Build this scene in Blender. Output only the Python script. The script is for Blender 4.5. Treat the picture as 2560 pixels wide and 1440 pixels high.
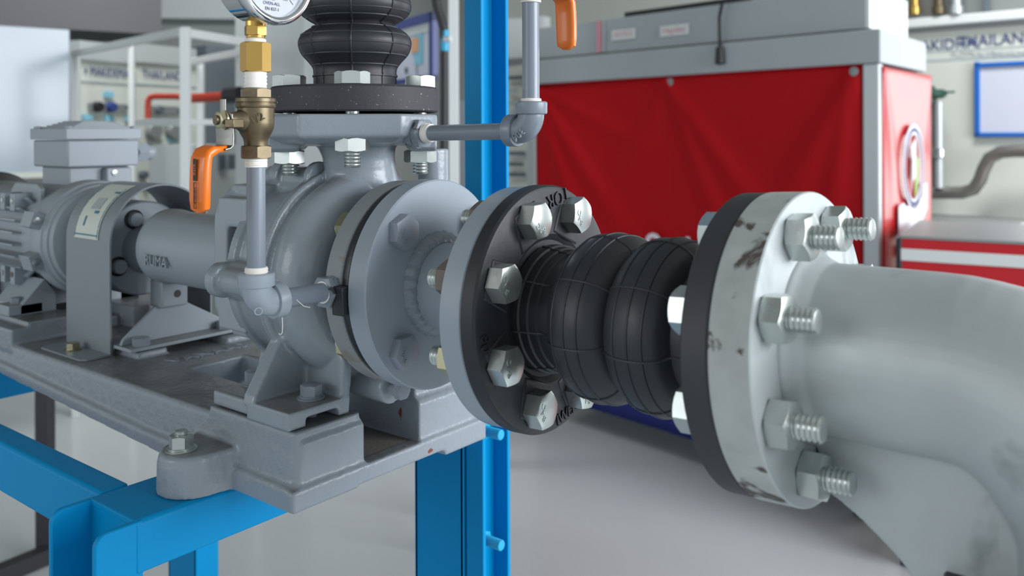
import bpy, bmesh, math, random
from mathutils import Matrix, Vector
random.seed(7)
for o in list(bpy.data.objects): bpy.data.objects.remove(o)
SC = bpy.context.scene; COL = SC.collection
# world axes: X = pump shaft axis towards the suction elbow, Y = across the pump, Z = up, metres; Z 0 = shaft height
# ------------------------------------------------------------------ camera
CAM = Vector((0.4205, -0.5755, 0.1379)); F_PX, PY = 2217.3, 331.5
CR = Vector((0.7832, 0.6218, -0.004)).normalized(); CF = Vector((-0.6218, 0.7832, 0.0)).normalized(); CU = CR.cross(CF).normalized()
CR = CF.cross(CU).normalized()
cd = bpy.data.cameras.new('camera'); co = bpy.data.objects.new('camera', cd); COL.objects.link(co); SC.camera = co
co.matrix_world = Matrix(((CR.x, CU.x, -CF.x, CAM.x), (CR.y, CU.y, -CF.y, CAM.y), (CR.z, CU.z, -CF.z, CAM.z), (0, 0, 0, 1)))
cd.sensor_width = 36; cd.lens = 36*F_PX/2560; cd.shift_y = -(720-PY)/2560; cd.clip_start = .02; cd.clip_end = 60
cd.dof.use_dof = True; cd.dof.focus_distance = .76; cd.dof.aperture_fstop = 6.4
# ------------------------------------------------------------------ light and exposure
SC.view_settings.view_transform = 'Standard'; SC.view_settings.look = 'None'; SC.view_settings.gamma = 1
SC.view_settings.use_curve_mapping = False; SC.view_settings.exposure = 0.25
W = bpy.data.worlds.new('world'); SC.world = W; W.use_nodes = True
W.node_tree.nodes['Background'].inputs[0].default_value = (.89, .95, 1.0, 1); W.node_tree.nodes['Background'].inputs[1].default_value = .68
def P3(r, f, z): return CAM + CR*r + CF*f + Vector((0, 0, z-CAM.z))
def area_light(name, loc, target, sx, sy, power, col=(1, 1, 1)):
    l = bpy.data.lights.new(name, 'AREA'); l.shape = 'RECTANGLE'; l.size = sx; l.size_y = sy; l.energy = power; l.color = col
    o = bpy.data.objects.new(name, l); COL.objects.link(o); o.location = loc
    o.rotation_euler = (Vector(target)-Vector(loc)).to_track_quat('-Z', 'Y').to_euler(); return o
area_light('assumed_window_light_right', P3(3.0, -.2, .70), (-.2, 0, 0), 2.6, 1.5, 130, (.93, .955, 1))  # unseen area light, stands in for assumed windows on the right
area_light('assumed_window_light_far_right', P3(2.50, 3.62, .35), P3(.9, 2.3, .1), 1.0, 1.3, 11, (.97, .98, 1))  # area light added out of view so its reflection pales the side banner
area_light('left_fill_light', P3(-3.0, -.9, .8), (-.4, 0, 0), 1.8, 1.2, 20, (.95, .98, 1))  # unseen area light on the left, lifts the near sides
area_light('background_fill_light', P3(-1.2, 3.0, 1.95), P3(-1.1, 4.2, 0), 1.2, .5, 20, (1, 1, 1)).data.spread = 1.7  # added lamp to brighten the boards in the left background
area_light('background_fill_light', P3(1.6, 2.3, 1.95), P3(2.0, 3.2, 0), 1.2, .5, 16, (1, 1, 1)).data.spread = 1.7  # second added lamp, brightens the right background
# ------------------------------------------------------------------ materials
def lin(h):
    if isinstance(h, str):
        h = h.lstrip('#'); c = [int(h[i:i+2], 16)/255 for i in (0, 2, 4)]
    else: c = h
    return tuple(((x/12.92) if x <= .04045 else ((x+.055)/1.055)**2.4) for x in c)+(1,)
def mat(name, col, rough=.5, metal=0, var=.0, vscale=8, bump=0, bscale=80, spots=None, sscale=40, sthr=.68, soft=.03, coat=0, rvar=0, bdist=.002, sheen=0, spec=None, dust=None):
    m = bpy.data.materials.new(name); m.use_nodes = True; nt = m.node_tree; N = nt.nodes; L = nt.links; b = N['Principled BSDF']
    c = lin(col); b.inputs['Base Color'].default_value = c; b.inputs['Roughness'].default_value = rough; b.inputs['Metallic'].default_value = metal
    if coat: b.inputs['Coat Weight'].default_value = coat; b.inputs['Coat Roughness'].default_value = .12
    if spec is not None: b.inputs['Specular IOR Level'].default_value = spec
    tc = N.new('ShaderNodeTexCoord'); src = None
    def noise(scale, det=3, dist=0):
        n = N.new('ShaderNodeTexNoise'); n.inputs['Scale'].default_value = scale; n.inputs['Detail'].default_value = det; n.inputs['Distortion'].default_value = dist
        L.new(tc.outputs['Object'], n.inputs['Vector']); return n
    if var:
        n = noise(vscale, 4); mx = N.new('ShaderNodeMix'); mx.data_type = 'RGBA'
        d = tuple(x*(1-var) for x in c[:3])+(1,); u = tuple(min(1, x*(1+var)) for x in c[:3])+(1,)
        mx.inputs['A'].default_value = d; mx.inputs['B'].default_value = u; L.new(n.outputs['Fac'], mx.inputs['Factor']); src = mx.outputs['Result']
    if spots:
        n = noise(sscale, 5, .6); r = N.new('ShaderNodeValToRGB'); r.color_ramp.elements[0].position = sthr; r.color_ramp.elements[1].position = sthr+soft
        L.new(n.outputs['Fac'], r.inputs['Fac']); mx = N.new('ShaderNodeMix'); mx.data_type = 'RGBA'; L.new(r.outputs['Color'], mx.inputs['Factor'])
        if src: L.new(src, mx.inputs['A'])
        else: mx.inputs['A'].default_value = c
        mx.inputs['B'].default_value = lin(spots); src = mx.outputs['Result']
    if dust:      # settled dust on faces that point up, plus painted shade darkening the tops
        ge = N.new('ShaderNodeNewGeometry'); sx = N.new('ShaderNodeSeparateXYZ'); L.new(ge.outputs['Normal'], sx.inputs[0]); n = noise(26, 5)
        m1 = N.new('ShaderNodeMapRange'); m1.inputs['From Min'].default_value = .75; m1.inputs['From Max'].default_value = .98; L.new(sx.outputs['Z'], m1.inputs['Value'])
        m2 = N.new('ShaderNodeMapRange'); m2.inputs['From Min'].default_value = .3; m2.inputs['From Max'].default_value = .65; m2.inputs['To Min'].default_value = .35; m2.inputs['To Max'].default_value = .9; L.new(n.outputs['Fac'], m2.inputs['Value'])
        mm = N.new('ShaderNodeMath'); mm.operation = 'MULTIPLY'; L.new(m1.outputs['Result'], mm.inputs[0]); L.new(m2.outputs['Result'], mm.inputs[1])
        mx = N.new('ShaderNodeMix'); mx.data_type = 'RGBA'; L.new(mm.outputs[0], mx.inputs['Factor'])
        if src: L.new(src, mx.inputs['A'])
        else: mx.inputs['A'].default_value = c
        mx.inputs['B'].default_value = lin(dust); src = mx.outputs['Result']
    if src: L.new(src, b.inputs['Base Color'])
    if rvar:
        n = noise(vscale*2.3, 4); mr = N.new('ShaderNodeMapRange'); mr.inputs['To Min'].default_value = max(.02, rough-rvar); mr.inputs['To Max'].default_value = rough+rvar
        L.new(n.outputs['Fac'], mr.inputs['Value']); L.new(mr.outputs['Result'], b.inputs['Roughness'])
    if bump:
        n = noise(bscale, 3); bp = N.new('ShaderNodeBump'); bp.inputs['Strength'].default_value = bump; bp.inputs['Distance'].default_value = bdist
        L.new(n.outputs['Fac'], bp.inputs['Height']); L.new(bp.outputs['Normal'], b.inputs['Normal'])
    return m
M = dict(
 grey=mat('grey_machine_enamel', '#8b959d', .24, 0, .07, 9, .22, 140, '#8f8880', 34, .73, .05, bdist=.0016, rvar=.08, dust='#6f6a62'),
 cast=mat('grey_cast_enamel', '#89929a', .34, 0, .08, 7, .5, 120, '#7a3b2c', 26, .735, .01, bdist=.0022, rvar=.1, dust='#5f5d59'),
 dust=mat('dusty_grey_enamel', '#736f68', .8, 0, .2, 22, .4, 260, bdist=.001),
 greyl=mat('light_grey_enamel', '#949fa9', .4, 0, .05, 12, .12, 200, '#6b6763', 60, .74, .03, bdist=.001, rvar=.1),
 greyd=mat('worn_grey_rim', '#84898c', .5, 0, .14, 18, .25, 140, '#7b7369', 30, .66, .1, bdist=.001),
 motor=mat('motor_grey_enamel', '#949ea6', .42, 0, .05, 10, .08, 150, bdist=.001, dust='#77746d'),
 sheet=mat('grey_sheet_steel', '#80898f', .42, 0, .04, 6),
 pipe=mat('grey_painted_pipe', '#7c8691', .3, 0, .05, 14, .06, 90, rvar=.06),
 rubber=mat('black_rubber', '#2b2d31', .46, 0, .18, 22, .12, 130, bdist=.0008, rvar=.1),
 rubberd=mat('dusty_black_rubber', '#36373b', .55, 0, .15, 24, .1, 200, bdist=.0008),
 blackf=mat('black_coated_flange', '#26282c', .5, 0, .2, 16, .15, 220, '#4d4f54', 130, .72, .05, bdist=.0008, rvar=.1),
 blacktop=mat('speckled_black_flange', '#333338', .6, 0, .14, 20, .3, 260, '#a9acb2', 380, .69, .012, bdist=.0008),
 zinc=mat('zinc_plated_steel', '#c3cac7', .3, .85, .08, 60, .03, 300, bdist=.0004, rvar=.08),
 zincy=mat('yellow_zinc_plate', '#a9a688', .3, .85, .1, 60),
 bolt=mat('grey_painted_bolt', '#858d98', .4, 0, .05, 50),
 silver=mat('silver_paint', '#b9c0c1', .5, .3, .13, 16, .25, 70, '#878f91', 14, .60, .14, bdist=.0012, rvar=.12),
 galv=mat('scuffed_galvanised_steel', '#b0b5b3', .75, 0, .22, 55, .3, 180, '#57504b', 44, .575, .06, bdist=.0006),
 brass=mat('yellow_brass', '#c4a05a', .30, 1, .05, 40),
 bronze=mat('tarnished_bronze', '#716651', .42, .8, .25, 45, .12, 300, '#544b45', 60, .55, .25, bdist=.0005),
 steel=mat('stainless_steel', '#84847f', .4, 1, .05, 40),
 chrome=mat('chrome', '#e6e8ea', .08, 1),
 orange=mat('orange_vinyl', '#e8730f', .32, 0, coat=.3),
 tape=mat('white_thread_tape', '#eceae4', .62, 0, .03, 60, .3, 400, bdist=.0006),
 blue=mat('blue_frame_enamel', '#008ac4', .42, 0, .05, 6, .04, 60, '#7a3a30', 38, .78, .01, rvar=.08, spec=.15),
 ink=mat('dark_ink', '#23262b', .6), inkb=mat('blue_ink', '#3b4a7a', .6), inkt=mat('teal_ink', '#3f7f92', .6),
 dial=mat('white_dial', '#e6edf5', .35), label=mat('cream_label', '#ccd1c8', .45, 0, .05, 60),
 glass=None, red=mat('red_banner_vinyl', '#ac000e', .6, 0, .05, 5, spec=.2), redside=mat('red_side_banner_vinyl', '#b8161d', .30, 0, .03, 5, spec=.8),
 white=mat('white_enamel', '#d3d8d7', .4, 0, .02, 5), whitep=mat('white_print', '#dcdce4', .5), bluep=mat('blue_print', '#0a1f74', .5), greenp=mat('green_print', '#8fbf5a', .5),
 machgrey=mat('grey_cabinet_panel', '#a3abae', .45, 0, .03, 4), aluminium=mat('aluminium_post', '#bfc6c9', .35, .5),
 redbox=mat('red_cabinet_enamel', '#b8101c', .3), black=mat('black_plastic', '#1d1f22', .45), blackst=mat('black_painted_steel', '#302f33', .5),
 floor=mat('glossy_floor', '#c3c9cb', .16, 0, .05, 1.3, rvar=.04), wall=mat('wall_paint', '#c4cac6', .8, 0, .02, 2), ceil=mat('ceiling_paint', '#8c8d88', .85),
 cream=mat('cream_board', '#c8cdc5', .5, 0, .02, 3), board=mat('glossy_whiteboard', '#8b9ba6', .16), duct=mat('dark_grey_duct', '#5a5a5d', .6),
 pillar=mat('pillar_paint', '#abb2b2', .7, 0, .02, 3), darkp=mat('dark_grey_panel', '#59636a', .5), redpipe=mat('red_pipe_enamel', '#a8321d', .4), cyan=mat('cyan_label', '#7fc0d4', .5),
 grm=mat('grey_socket', '#8b908f', .4, .3), green=mat('dark_green_enamel', '#1f4a3b', .4), navy=mat('navy_frame', '#2f3f80', .4), bframe=mat('blue_frame_board', '#1b62b4', .4),
 paper=mat('paper_white', '#c5cad8', .5), galvp=mat('galvanised_pipe', '#8a8782', .35, .7, .1, 20), cyanf=mat('cyan_fitting', '#22a7d0', .35), pale=mat('pale_text', '#a9b2b4', .5), pinkp=mat('pink_print', '#cf8f9a', .5), tan=mat('tan_print', '#d9a27c', .5),
 gasket=mat('black_gasket', '#26282b', .4, 0, .1, 60, .1, 200), weld=mat('weld_bead', '#858f99', .24, 0, .1, 60, .5, 200, bdist=.002), rust=mat('rusty_brown', '#716860', .7, 0, .2, 60))
g = bpy.data.materials.new('clear_glass'); g.use_nodes = True; b = g.node_tree.nodes['Principled BSDF']
b.inputs['Roughness'].default_value = .02; b.inputs['Transmission Weight'].default_value = 1; b.inputs['IOR'].default_value = 1.1; M['glass'] = g
# ------------------------------------------------------------------ mesh helpers
WLOC = {}
def frame(o, z, x=None):
    z = Vector(z).normalized(); x = Vector(x) if x is not None else (Vector((0, 0, 1)) if abs(z.z) < .9 else Vector((1, 0, 0)))
    x = (x - z*x.dot(z)).normalized(); y = z.cross(x); o = Vector(o)
    return Matrix(((x.x, y.x, z.x, o.x), (x.y, y.y, z.y, o.y), (x.z, y.z, z.z, o.z), (0, 0, 0, 1)))
class MB:
    def __init__(s): s.v = []; s.f = []
    def add(s, vs, fs, mx=None):
        k = len(s.v); s.v += [tuple(mx @ Vector(v)) if mx is not None else tuple(v) for v in vs]; s.f += [tuple(i+k for i in f) for f in fs]; return s
    def box(s, x0, x1, y0, y1, z0, z1, mx=None):
        return s.add([(x0, y0, z0), (x1, y0, z0), (x1, y1, z0), (x0, y1, z0), (x0, y0, z1), (x1, y0, z1), (x1, y1, z1), (x0, y1, z1)],
                     [(0, 3, 2, 1), (4, 5, 6, 7), (0, 1, 5, 4), (1, 2, 6, 5), (2, 3, 7, 6), (3, 0, 4, 7)], mx)
    def lathe(s, prof, mx=None, seg=48, caps=True, ring=False):      # prof: (radius, height) pairs round local z
        vs = []; fs = []; n = len(prof)
        for r, h in prof:
            for k in range(seg):
                a = 2*math.pi*k/seg; vs.append((r*math.cos(a), r*math.sin(a), h))
        for i in range(n-1):
            for k in range(seg):
                k2 = (k+1) % seg; fs.append((i*seg+k, i*seg+k2, (i+1)*seg+k2, (i+1)*seg+k))
        if ring: fs += [((n-1)*seg+k, (n-1)*seg+(k+1) % seg, (k+1) % seg, k) for k in range(seg)]
        elif caps: fs.append(tuple(range(seg-1, -1, -1))); fs.append(tuple((n-1)*seg+k for k in range(seg)))
        return s.add(vs, fs, mx)
    def cyl(s, p0, p1, r, seg=24, r1=None, ch=0):
        p0 = Vector(p0); p1 = Vector(p1); l = (p1-p0).length; r1 = r if r1 is None else r1
        pr = [(r, 0), (r1, l)] if not ch else [(r-ch, 0), (r, ch), (r1, l-ch), (r1-ch, l)]
        return s.lathe(pr, frame(p0, p1-p0), seg)
    def prism(s, poly, h0, h1, mx=None):
        n = len(poly); vs = [(x, y, h0) for x, y in poly]+[(x, y, h1) for x, y in poly]
        return s.add(vs, [tuple(range(n-1, -1, -1)), tuple(range(n, 2*n))]+[(i, (i+1) % n, n+(i+1) % n, n+i) for i in range(n)], mx)
    def loft(s, secs, mx=None):                            # list of closed sections with equal point counts
        n = len(secs[0]); vs = [p for sec in secs for p in sec]; fs = []
        for i in range(len(secs)-1):
            for k in range(n): fs.append((i*n+k, i*n+(k+1) % n, (i+1)*n+(k+1) % n, (i+1)*n+k))
        fs.append(tuple(range(n-1, -1, -1))); fs.append(tuple((len(secs)-1)*n+k for k in range(n)))
        return s.add(vs, fs, mx)
    def sweep(s, path, sec):                               # sec(i) -> list of (side, normal) offsets, side vector fixed per call
        side, ff = sec; path = [Vector(p) for p in path]; secs = []
        for i, p in enumerate(path):
            t = (path[min(i+1, len(path)-1)]-path[max(i-1, 0)]).normalized(); sd = (Vector(side)-t*Vector(side).dot(t)).normalized(); nn = t.cross(sd)
            secs.append([tuple(p+sd*a+nn*b_) for a, b_ in ff(i/(len(path)-1))])
        return s.loft(secs)
    def tube(s, path, r, seg=12):
        path = [Vector(p) for p in path]; secs = []; t0 = (path[1]-path[0]).normalized(); u = t0.orthogonal().normalized()
        for i, p in enumerate(path):
            t = (path[min(i+1, len(path)-1)]-path[max(i-1, 0)]).normalized(); u = (u-t*u.dot(t)).normalized(); w = t.cross(u); rr = r(i/(len(path)-1)) if callable(r) else r
            secs.append([tuple(p+(u*math.cos(2*math.pi*k/seg)+w*math.sin(2*math.pi*k/seg))*rr) for k in range(seg)])
        return s.loft(secs)
    def mesh(s, name, m, smooth=38):
        me = bpy.data.meshes.new(name); me.from_pydata(s.v, [], s.f); me.materials.append(m if not isinstance(m, str) else M[m])
        bm = bmesh.new(); bm.from_mesh(me); bmesh.ops.recalc_face_normals(bm, faces=bm.faces); bm.to_mesh(me); bm.free()
        if smooth:
            me.polygons.foreach_set('use_smooth', [True]*len(me.polygons)); me.set_sharp_from_angle(angle=math.radians(smooth))
        return me
    def build(s, name, m, parent=None, smooth=38, bevel=0, remesh=0, relax=4, label=None):
        lo = Vector(map(min, zip(*s.v))); hi = Vector(map(max, zip(*s.v)))
        c = Vector(((lo.x+hi.x)/2, (lo.y+hi.y)/2, lo.z)) if parent is None else (lo+hi)/2
        s.v = [(x-c.x, y-c.y, z-c.z) for x, y, z in s.v]
        o = bpy.data.objects.new(name, s.mesh(name, m, smooth)); COL.objects.link(o)
        if parent is not None: o.parent = parent; o.location = c-WLOC[parent.name]
        else: o.location = c
        WLOC[o.name] = c
        if remesh:
            r = o.modifiers.new('remesh', 'REMESH'); r.mode = 'VOXEL'; r.voxel_size = remesh; r.use_smooth_shade = True
            if relax: q = o.modifiers.new('relax', 'SMOOTH'); q.iterations = relax; q.factor = .5
        if bevel:
            q = o.modifiers.new('bevel', 'BEVEL'); q.width = bevel; q.segments = 2; q.limit_method = 'ANGLE'; q.angle_limit = math.radians(40)
        if label: o['label'] = label
        return o
def thing(name, label, cat, loc, group=None):
    o = bpy.data.objects.new(name, None); COL.objects.link(o); o.location = loc; o.empty_display_size = .02
    WLOC[o.name] = Vector(loc); return tag(o, label, cat, group)
def tag(o, label, cat, group=None):
    o['label'] = label; o['category'] = cat
    if group: o['group'] = group
    return o
def structure(o): o['kind'] = 'structure'; return o
TXT = {}
def text_mesh(s, size, ext=.0004, spacing=1.0):
    k = (s, round(size, 5), ext)
    if k not in TXT:
        cu = bpy.data.curves.new('lettering', 'FONT'); cu.body = s; cu.size = size; cu.extrude = ext; cu.align_x = 'CENTER'; cu.align_y = 'CENTER'; cu.resolution_u = 3; cu.space_character = spacing
        t = bpy.data.objects.new('lettering', cu); COL.objects.link(t); dg = bpy.context.evaluated_depsgraph_get()
        TXT[k] = bpy.data.meshes.new_from_object(t.evaluated_get(dg)); bpy.data.objects.remove(t); bpy.data.curves.remove(cu)
    return TXT[k].copy()
def text(s, size, mx, m, parent, name='lettering', ext=.0004, local=False, sx=1, arc=None):
    me = text_mesh(s, size, ext); me.materials.clear(); me.materials.append(M[m]); o = bpy.data.objects.new(name, me); COL.objects.link(o); o.parent = parent
    mm = mx.copy() @ Matrix.Diagonal((sx, 1, 1, 1))
    if not local: mm = Matrix.Translation(-WLOC[parent.name]) @ mm
    o.matrix_local = mm; return o
def arcp(cx, cy, r, a0, a1, n): return [(cx+r*math.cos(a0+(a1-a0)*i/n), cy+r*math.sin(a0+(a1-a0)*i/n)) for i in range(n+1)]
def rrect(w, h, r, n=5):
    q = math.pi/2; p = []
    for i, (sx, sy) in enumerate(((1, 1), (-1, 1), (-1, -1), (1, -1))): p += arcp(sx*(w/2-r), sy*(h/2-r), r, i*q, (i+1)*q, n)
    return p
def hexbody(mb, af, h0, h1, mx=None, two=False):
    n = 24; R = af/2; rc = R*.96; t = .5; rows = []
    def ring(z, top):
        out = []
        for k in range(n):
            a = 2*math.pi*k/n; da = ((a+math.pi/6) % (math.pi/3))-math.pi/6; r = R/math.cos(da); out.append((r*math.cos(a), r*math.sin(a), z+(-(r-rc)*t if top > 0 else (r-rc)*t if top < 0 else 0)))
        return out
    circ = lambda z: [(rc*math.cos(2*math.pi*k/n), rc*math.sin(2*math.pi*k/n), z) for k in range(n)]
    rows = ([circ(h0), ring(h0, -1)] if two else [ring(h0, 0)])+[ring(h1, 1), circ(h1)]
    return mb.loft(rows, mx)
def threadprof(d, z0, z1, pitch=None):
    pitch = pitch or (.0030 if d > .015 else .0022)
    p = [(d*.36, z0)]; n = max(2, int(abs(z1-z0)/pitch)); s = 1 if z1 > z0 else -1; st = abs(z1-z0)/n
    for i in range(n): p += [(d*.44, z0+s*st*(i+.1)), (d*.5, z0+s*st*(i+.5)), (d*.44, z0+s*st*(i+.9))]
    p.append((d*.38, z1)); return p
BM = {}
def bolt(label, pos, axis, af, hh, d, grip, nut_h, tail, m='zinc', roll=0, group=None, nutm=None, marks=None, cat='bolt', name='hex_bolt', washer=0, threadm=None):
    """hex bolt: head on +axis side at pos, shank through the joint, nut and thread end on the far side"""
    t = thing(name, label, cat, pos, group); t.matrix_world = frame(pos, axis) @ Matrix.Rotation(roll, 4, 'Z')
    key = (af, hh, d, grip, nut_h, tail, m, nutm, washer, threadm)
    if key not in BM:
        L = []
        w = washer; mb = hexbody(MB(), af, w, w+hh); L.append(('head', mb.mesh('bolt_head', m, 30)))
        if w: L.append(('washer', MB().lathe([(d*.5, 0), (af*.72, 0), (af*.74, w*.2), (af*.74, w*.45), (af*.70, w*.52), (af*.60, w*.54), (af*.61, w*.62), (af*.61, w*.94), (af*.58, w), (d*.5, w)], None, 32).mesh('washer', m)))
        tot = grip+nut_h+tail
        L.append(('thread', MB().lathe([(d*.45, 0)]+threadprof(d, -(grip-.004 if grip > .006 else .001), -tot), None, 20).mesh('thread', threadm or ('zinc' if m != 'bolt' else m), 20)))
        if nut_h: L.append(('nut', hexbody(MB(), af, -grip-nut_h, -grip, None, True).mesh('nut', nutm or m, 30)))
        BM[key] = L
    for nm, me in BM[key]:
        o = bpy.data.objects.new(nm, me); COL.objects.link(o); o.parent = t
        if nm == 'head': hdo = o
        if nm == 'nut': o.rotation_euler.z = .35
    if marks:
        rr = af*.28
        for k, ch in enumerate(marks):
            a = (k-(len(marks)-1)/2)*.62; text(ch, af*.27, Matrix.Translation((math.sin(a)*rr, math.cos(a)*rr, washer+hh)) @ Matrix.Rotation(-a, 4, 'Z'), m, hdo, 'head_mark', .0005, True)
    return t
# ------------------------------------------------------------------ structure: floor, walls, ceiling
ZF = -.96
def at(px, py, d): return CAM + CR*((px-1280)/F_PX*d) + CF*d - CU*((py-PY)/F_PX*d)
def zy(y, d): return CAM.z-(y-PY)/F_PX*d
def ground(px, d): p = CAM + CR*((px-1280)/F_PX*d) + CF*d; return Vector((p.x, p.y, 0))
mb = MB(); o = P3(0, 3, ZF); mb.box(-7, 7, -7, 7, -.1, 0, frame((o.x, o.y, ZF), (0, 0, 1), CR)); structure(mb.build('floor', 'floor', smooth=0))
mb = MB(); mb.box(-7, 7, -7, 7, 0, .1, frame((o.x, o.y, 2.05), (0, 0, 1), CR)); structure(mb.build('ceiling', 'ceil', smooth=0))
def slab(px0, d0, px1, d1, z0, z1, th, mb=None):
    """upright slab between two ground points, thickness going away from the camera"""
    a = ground(px0, d0); b = ground(px1, d1); u = (b-a).normalized(); n = Vector((-u.y, u.x, 0))
    if n.dot(CF) < 0: n = -n
    mb = mb or MB(); q = [a, b, b+n*th, a+n*th]; vs = [(p.x, p.y, z0) for p in q]+[(p.x, p.y, z1) for p in q]
    return mb.add(vs, [(0, 3, 2, 1), (4, 5, 6, 7), (0, 1, 5, 4), (1, 2, 6, 5), (2, 3, 7, 6), (3, 0, 4, 7)])
structure(slab(-900, 6.4, 1500, 7.2, ZF, 2.05, .1).build('wall_back', 'wall', smooth=0))
structure(slab(1250, 5.6, 3300, 3.4, ZF, 2.05, .1).build('wall_right', 'cream', smooth=0))
wm = MB(); [slab(px0, d0, px1, d1, z0, z1, .05, wm) for px0, d0, px1, d1, z0, z1 in ((2680, 4.02, 3230, 3.43, -.36, -.30), (2680, 4.02, 3230, 3.43, 1.05, 1.11), (2680, 4.02, 2712, 3.985, -.30, 1.05), (3195, 3.47, 3230, 3.43, -.30, 1.05))]; structure(wm.build('assumed_window_frame', 'aluminium', smooth=0))  # unseen frame added beside the far right area light, window assumed
structure(slab(-2300, 3.0, -350, 6.6, ZF, 2.05, .1).build('wall_left', 'wall', smooth=0))
# ------------------------------------------------------------------ blue steel stand
def channel(mb, w, d, t, L, mx):       # web in local xy plane side z=0.. opening +y ; length along local z
    mb.box(-w/2, w/2, 0, t, 0, L, mx); mb.box(-w/2, -w/2+t, 0, d, 0, L, mx); mb.box(w/2-t, w/2, 0, d, 0, L, mx); return mb
ZT = -.176
st = thing('pump_stand', 'bright blue steel channel stand carrying the grey pump set', 'stand', (-.55, 0, ZF))
def cpoly(w, d, t, sg=1):        # channel outline: web on y=0, lips towards sg*y, outer corners eased
    r = .003; p = [(-w/2+r, 0), (w/2-r, 0), (w/2, r), (w/2, d), (w/2-t, d), (w/2-t, t), (-w/2+t, t), (-w/2+t, d), (-w/2, d), (-w/2, r)]
    return [(x, y*sg) for x, y in p]
mxy = Matrix(((1, 0, 0, 0), (0, 0, 1, 0), (0, 1, 0, 0), (0, 0, 0, 1))); mxx = Matrix(((0, 0, 1, 0), (1, 0, 0, 0), (0, 1, 0, 0), (0, 0, 0, 1)))
def leg(xc, yweb, sgn):
    mb = MB(); w, d, t = .08, .040, .006; z1 = ZT-(.0005 if sgn < 0 else .006)
    mb.box(xc-w/2+.0005, xc+w/2-.0005, min(yweb, yweb+sgn*t), max(yweb, yweb+sgn*t), ZF, z1)
    yf = yweb+sgn*d; rr = .011; lip = [(yweb, ZF), (yf, ZF)]+[(yf-sgn*rr+sgn*rr*math.cos(k*math.pi/12), z1-rr+rr*math.sin(k*math.pi/12)) for k in range(7)]+[(yweb, z1)]
    for sx in (-1, 1): mb.prism(lip, min(xc+sx*w/2, xc+sx*(w/2-t)), max(xc+sx*w/2, xc+sx*(w/2-t)), mxx)
    return mb.build('leg', 'blue', st, bevel=.0015)
leg(-.305, -.197, -1); leg(-.305, .195, 1); leg(-.95, -.197, -1); leg(-.86, .195, 1)
def cross(xc, y0, y1):
    mb = MB(); mb.prism([(x+xc, ZT-y) for x, y in cpoly(.081, .043, .006)], y0, y1, mxy); return mb.build('cross_beam', 'blue', st, bevel=.0015)
cross(-.305, -.2035, .235); cross(-.905, -.192, .235)
for ys, s in ((-.1935, 1), (.1935, -1)):
    mb = MB(); mb.prism([(ys+y*s, ZT-.0255+x) for x, y in cpoly(.051, .027, .005)], -1.3, -.3463, mxx); mb.build('long_beam', 'blue', st, bevel=.0015)
# tall column bolted to the stand
cl = thing('channel_column', 'tall blue steel channel column behind the pump, bolted to the stand', 'column', (-.25, .22, ZF))
mb = MB(); x0, x1, y0, y1, t = -.2645, -.2365, .196, .2465, .0055
mb.prism([(x0+y, (y0+y1)/2+x) for x, y in cpoly(y1-y0, x1-x0, t)], ZF, 1.6); mb.build('channel', 'blue', cl, bevel=.0012)
for z, nm in ((-.212, 'upper blue bolt on the tall column under the black flange'), (-.340, 'lower blue bolt sticking out of the tall column')):
    t = bolt(nm, (-.2655, .2195, z), (-1, 0, 0), .019, .006, .0125, .0065, .007, .024, 'cyanf', group='column bolts', name='hex_bolt', threadm='cyanf')
# ------------------------------------------------------------------ baseplate
bp = thing('baseplate', 'grey cast iron baseplate under pump and motor, rough enamel with rust chips', 'baseplate', (-.6, 0, -.176))
def lerp(x, tab):
    for (a, va), (b_, vb) in zip(tab, tab[1:]):
        if a <= x <= b_ : return va+(vb-va)*(x-a)/(b_-a)
    return tab[0][1] if x < tab[0][0] else tab[-1][1]
ZB = [(-1.2, -.150), (-.74, -.153), (-.40, -.169), (-.285, -.1755), (-.17, -.1755)]; ZL = [(-1.2, -.139), (-.74, -.140), (-.40, -.1545), (-.17, -.1565)]
def rail(sgn, yo, yi, zt, xs, ztf=None):
    secs = []
    for x, e, dz in xs:
        zb, zl = lerp(x, ZB), lerp(x, ZL); z = zt-dz; o = yo-sgn*e
        secs.append([(x, o, zb), (x, o, zl-.003), (x, o-sgn*.0015, zl), (x, o-sgn*.0055, zl+.002), (x, o-sgn*.0085, z-.004), (x, o-sgn*.0115, z), (x, yi, z), (x, yi, zb)])
    return secs
mb = MB()
xs = [(x, 0, 0) for x in (-1.2, -.9, -.74, -.6, -.5, -.4, -.34, -.285, -.23, -.188)]+[(-.182, .0015, .001), (-.178, .006, .005)]
mb.loft(rail(-1, -.1185, -.036, -.1175, xs)); mb.loft(rail(1, .1285, .034, -.1175, xs))
mb.box(-1.2, -.46, -.04, .04, -.15, -.1175); 
mb.box(-.272, -.176, -.04, .04, -.1735, -.1590)
mb.box(-.19, -.1735, -.1185, .1285, -.1735, -.1575)                      # front lip
for y0, y1 in ((-.1185, -.046), (.066, .1285)): mb.box(-.19, -.1735, y0, y1, -.1795 if y0 > 0 else -.1755, -.16)
mb.box(-.306, -.1815, -.1105, -.038, -.125, -.1122); mb.box(-.306, -.186, .036, .120, -.13, -.1040)    # pump pads
mb.loft([[(x, .036, -.13), (x, .122, -.13), (x, .118, z), (x, .040, z)] for x, z in ((-.30, -.118), (-.19, -.118), (-.1795, -.128))])
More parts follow.
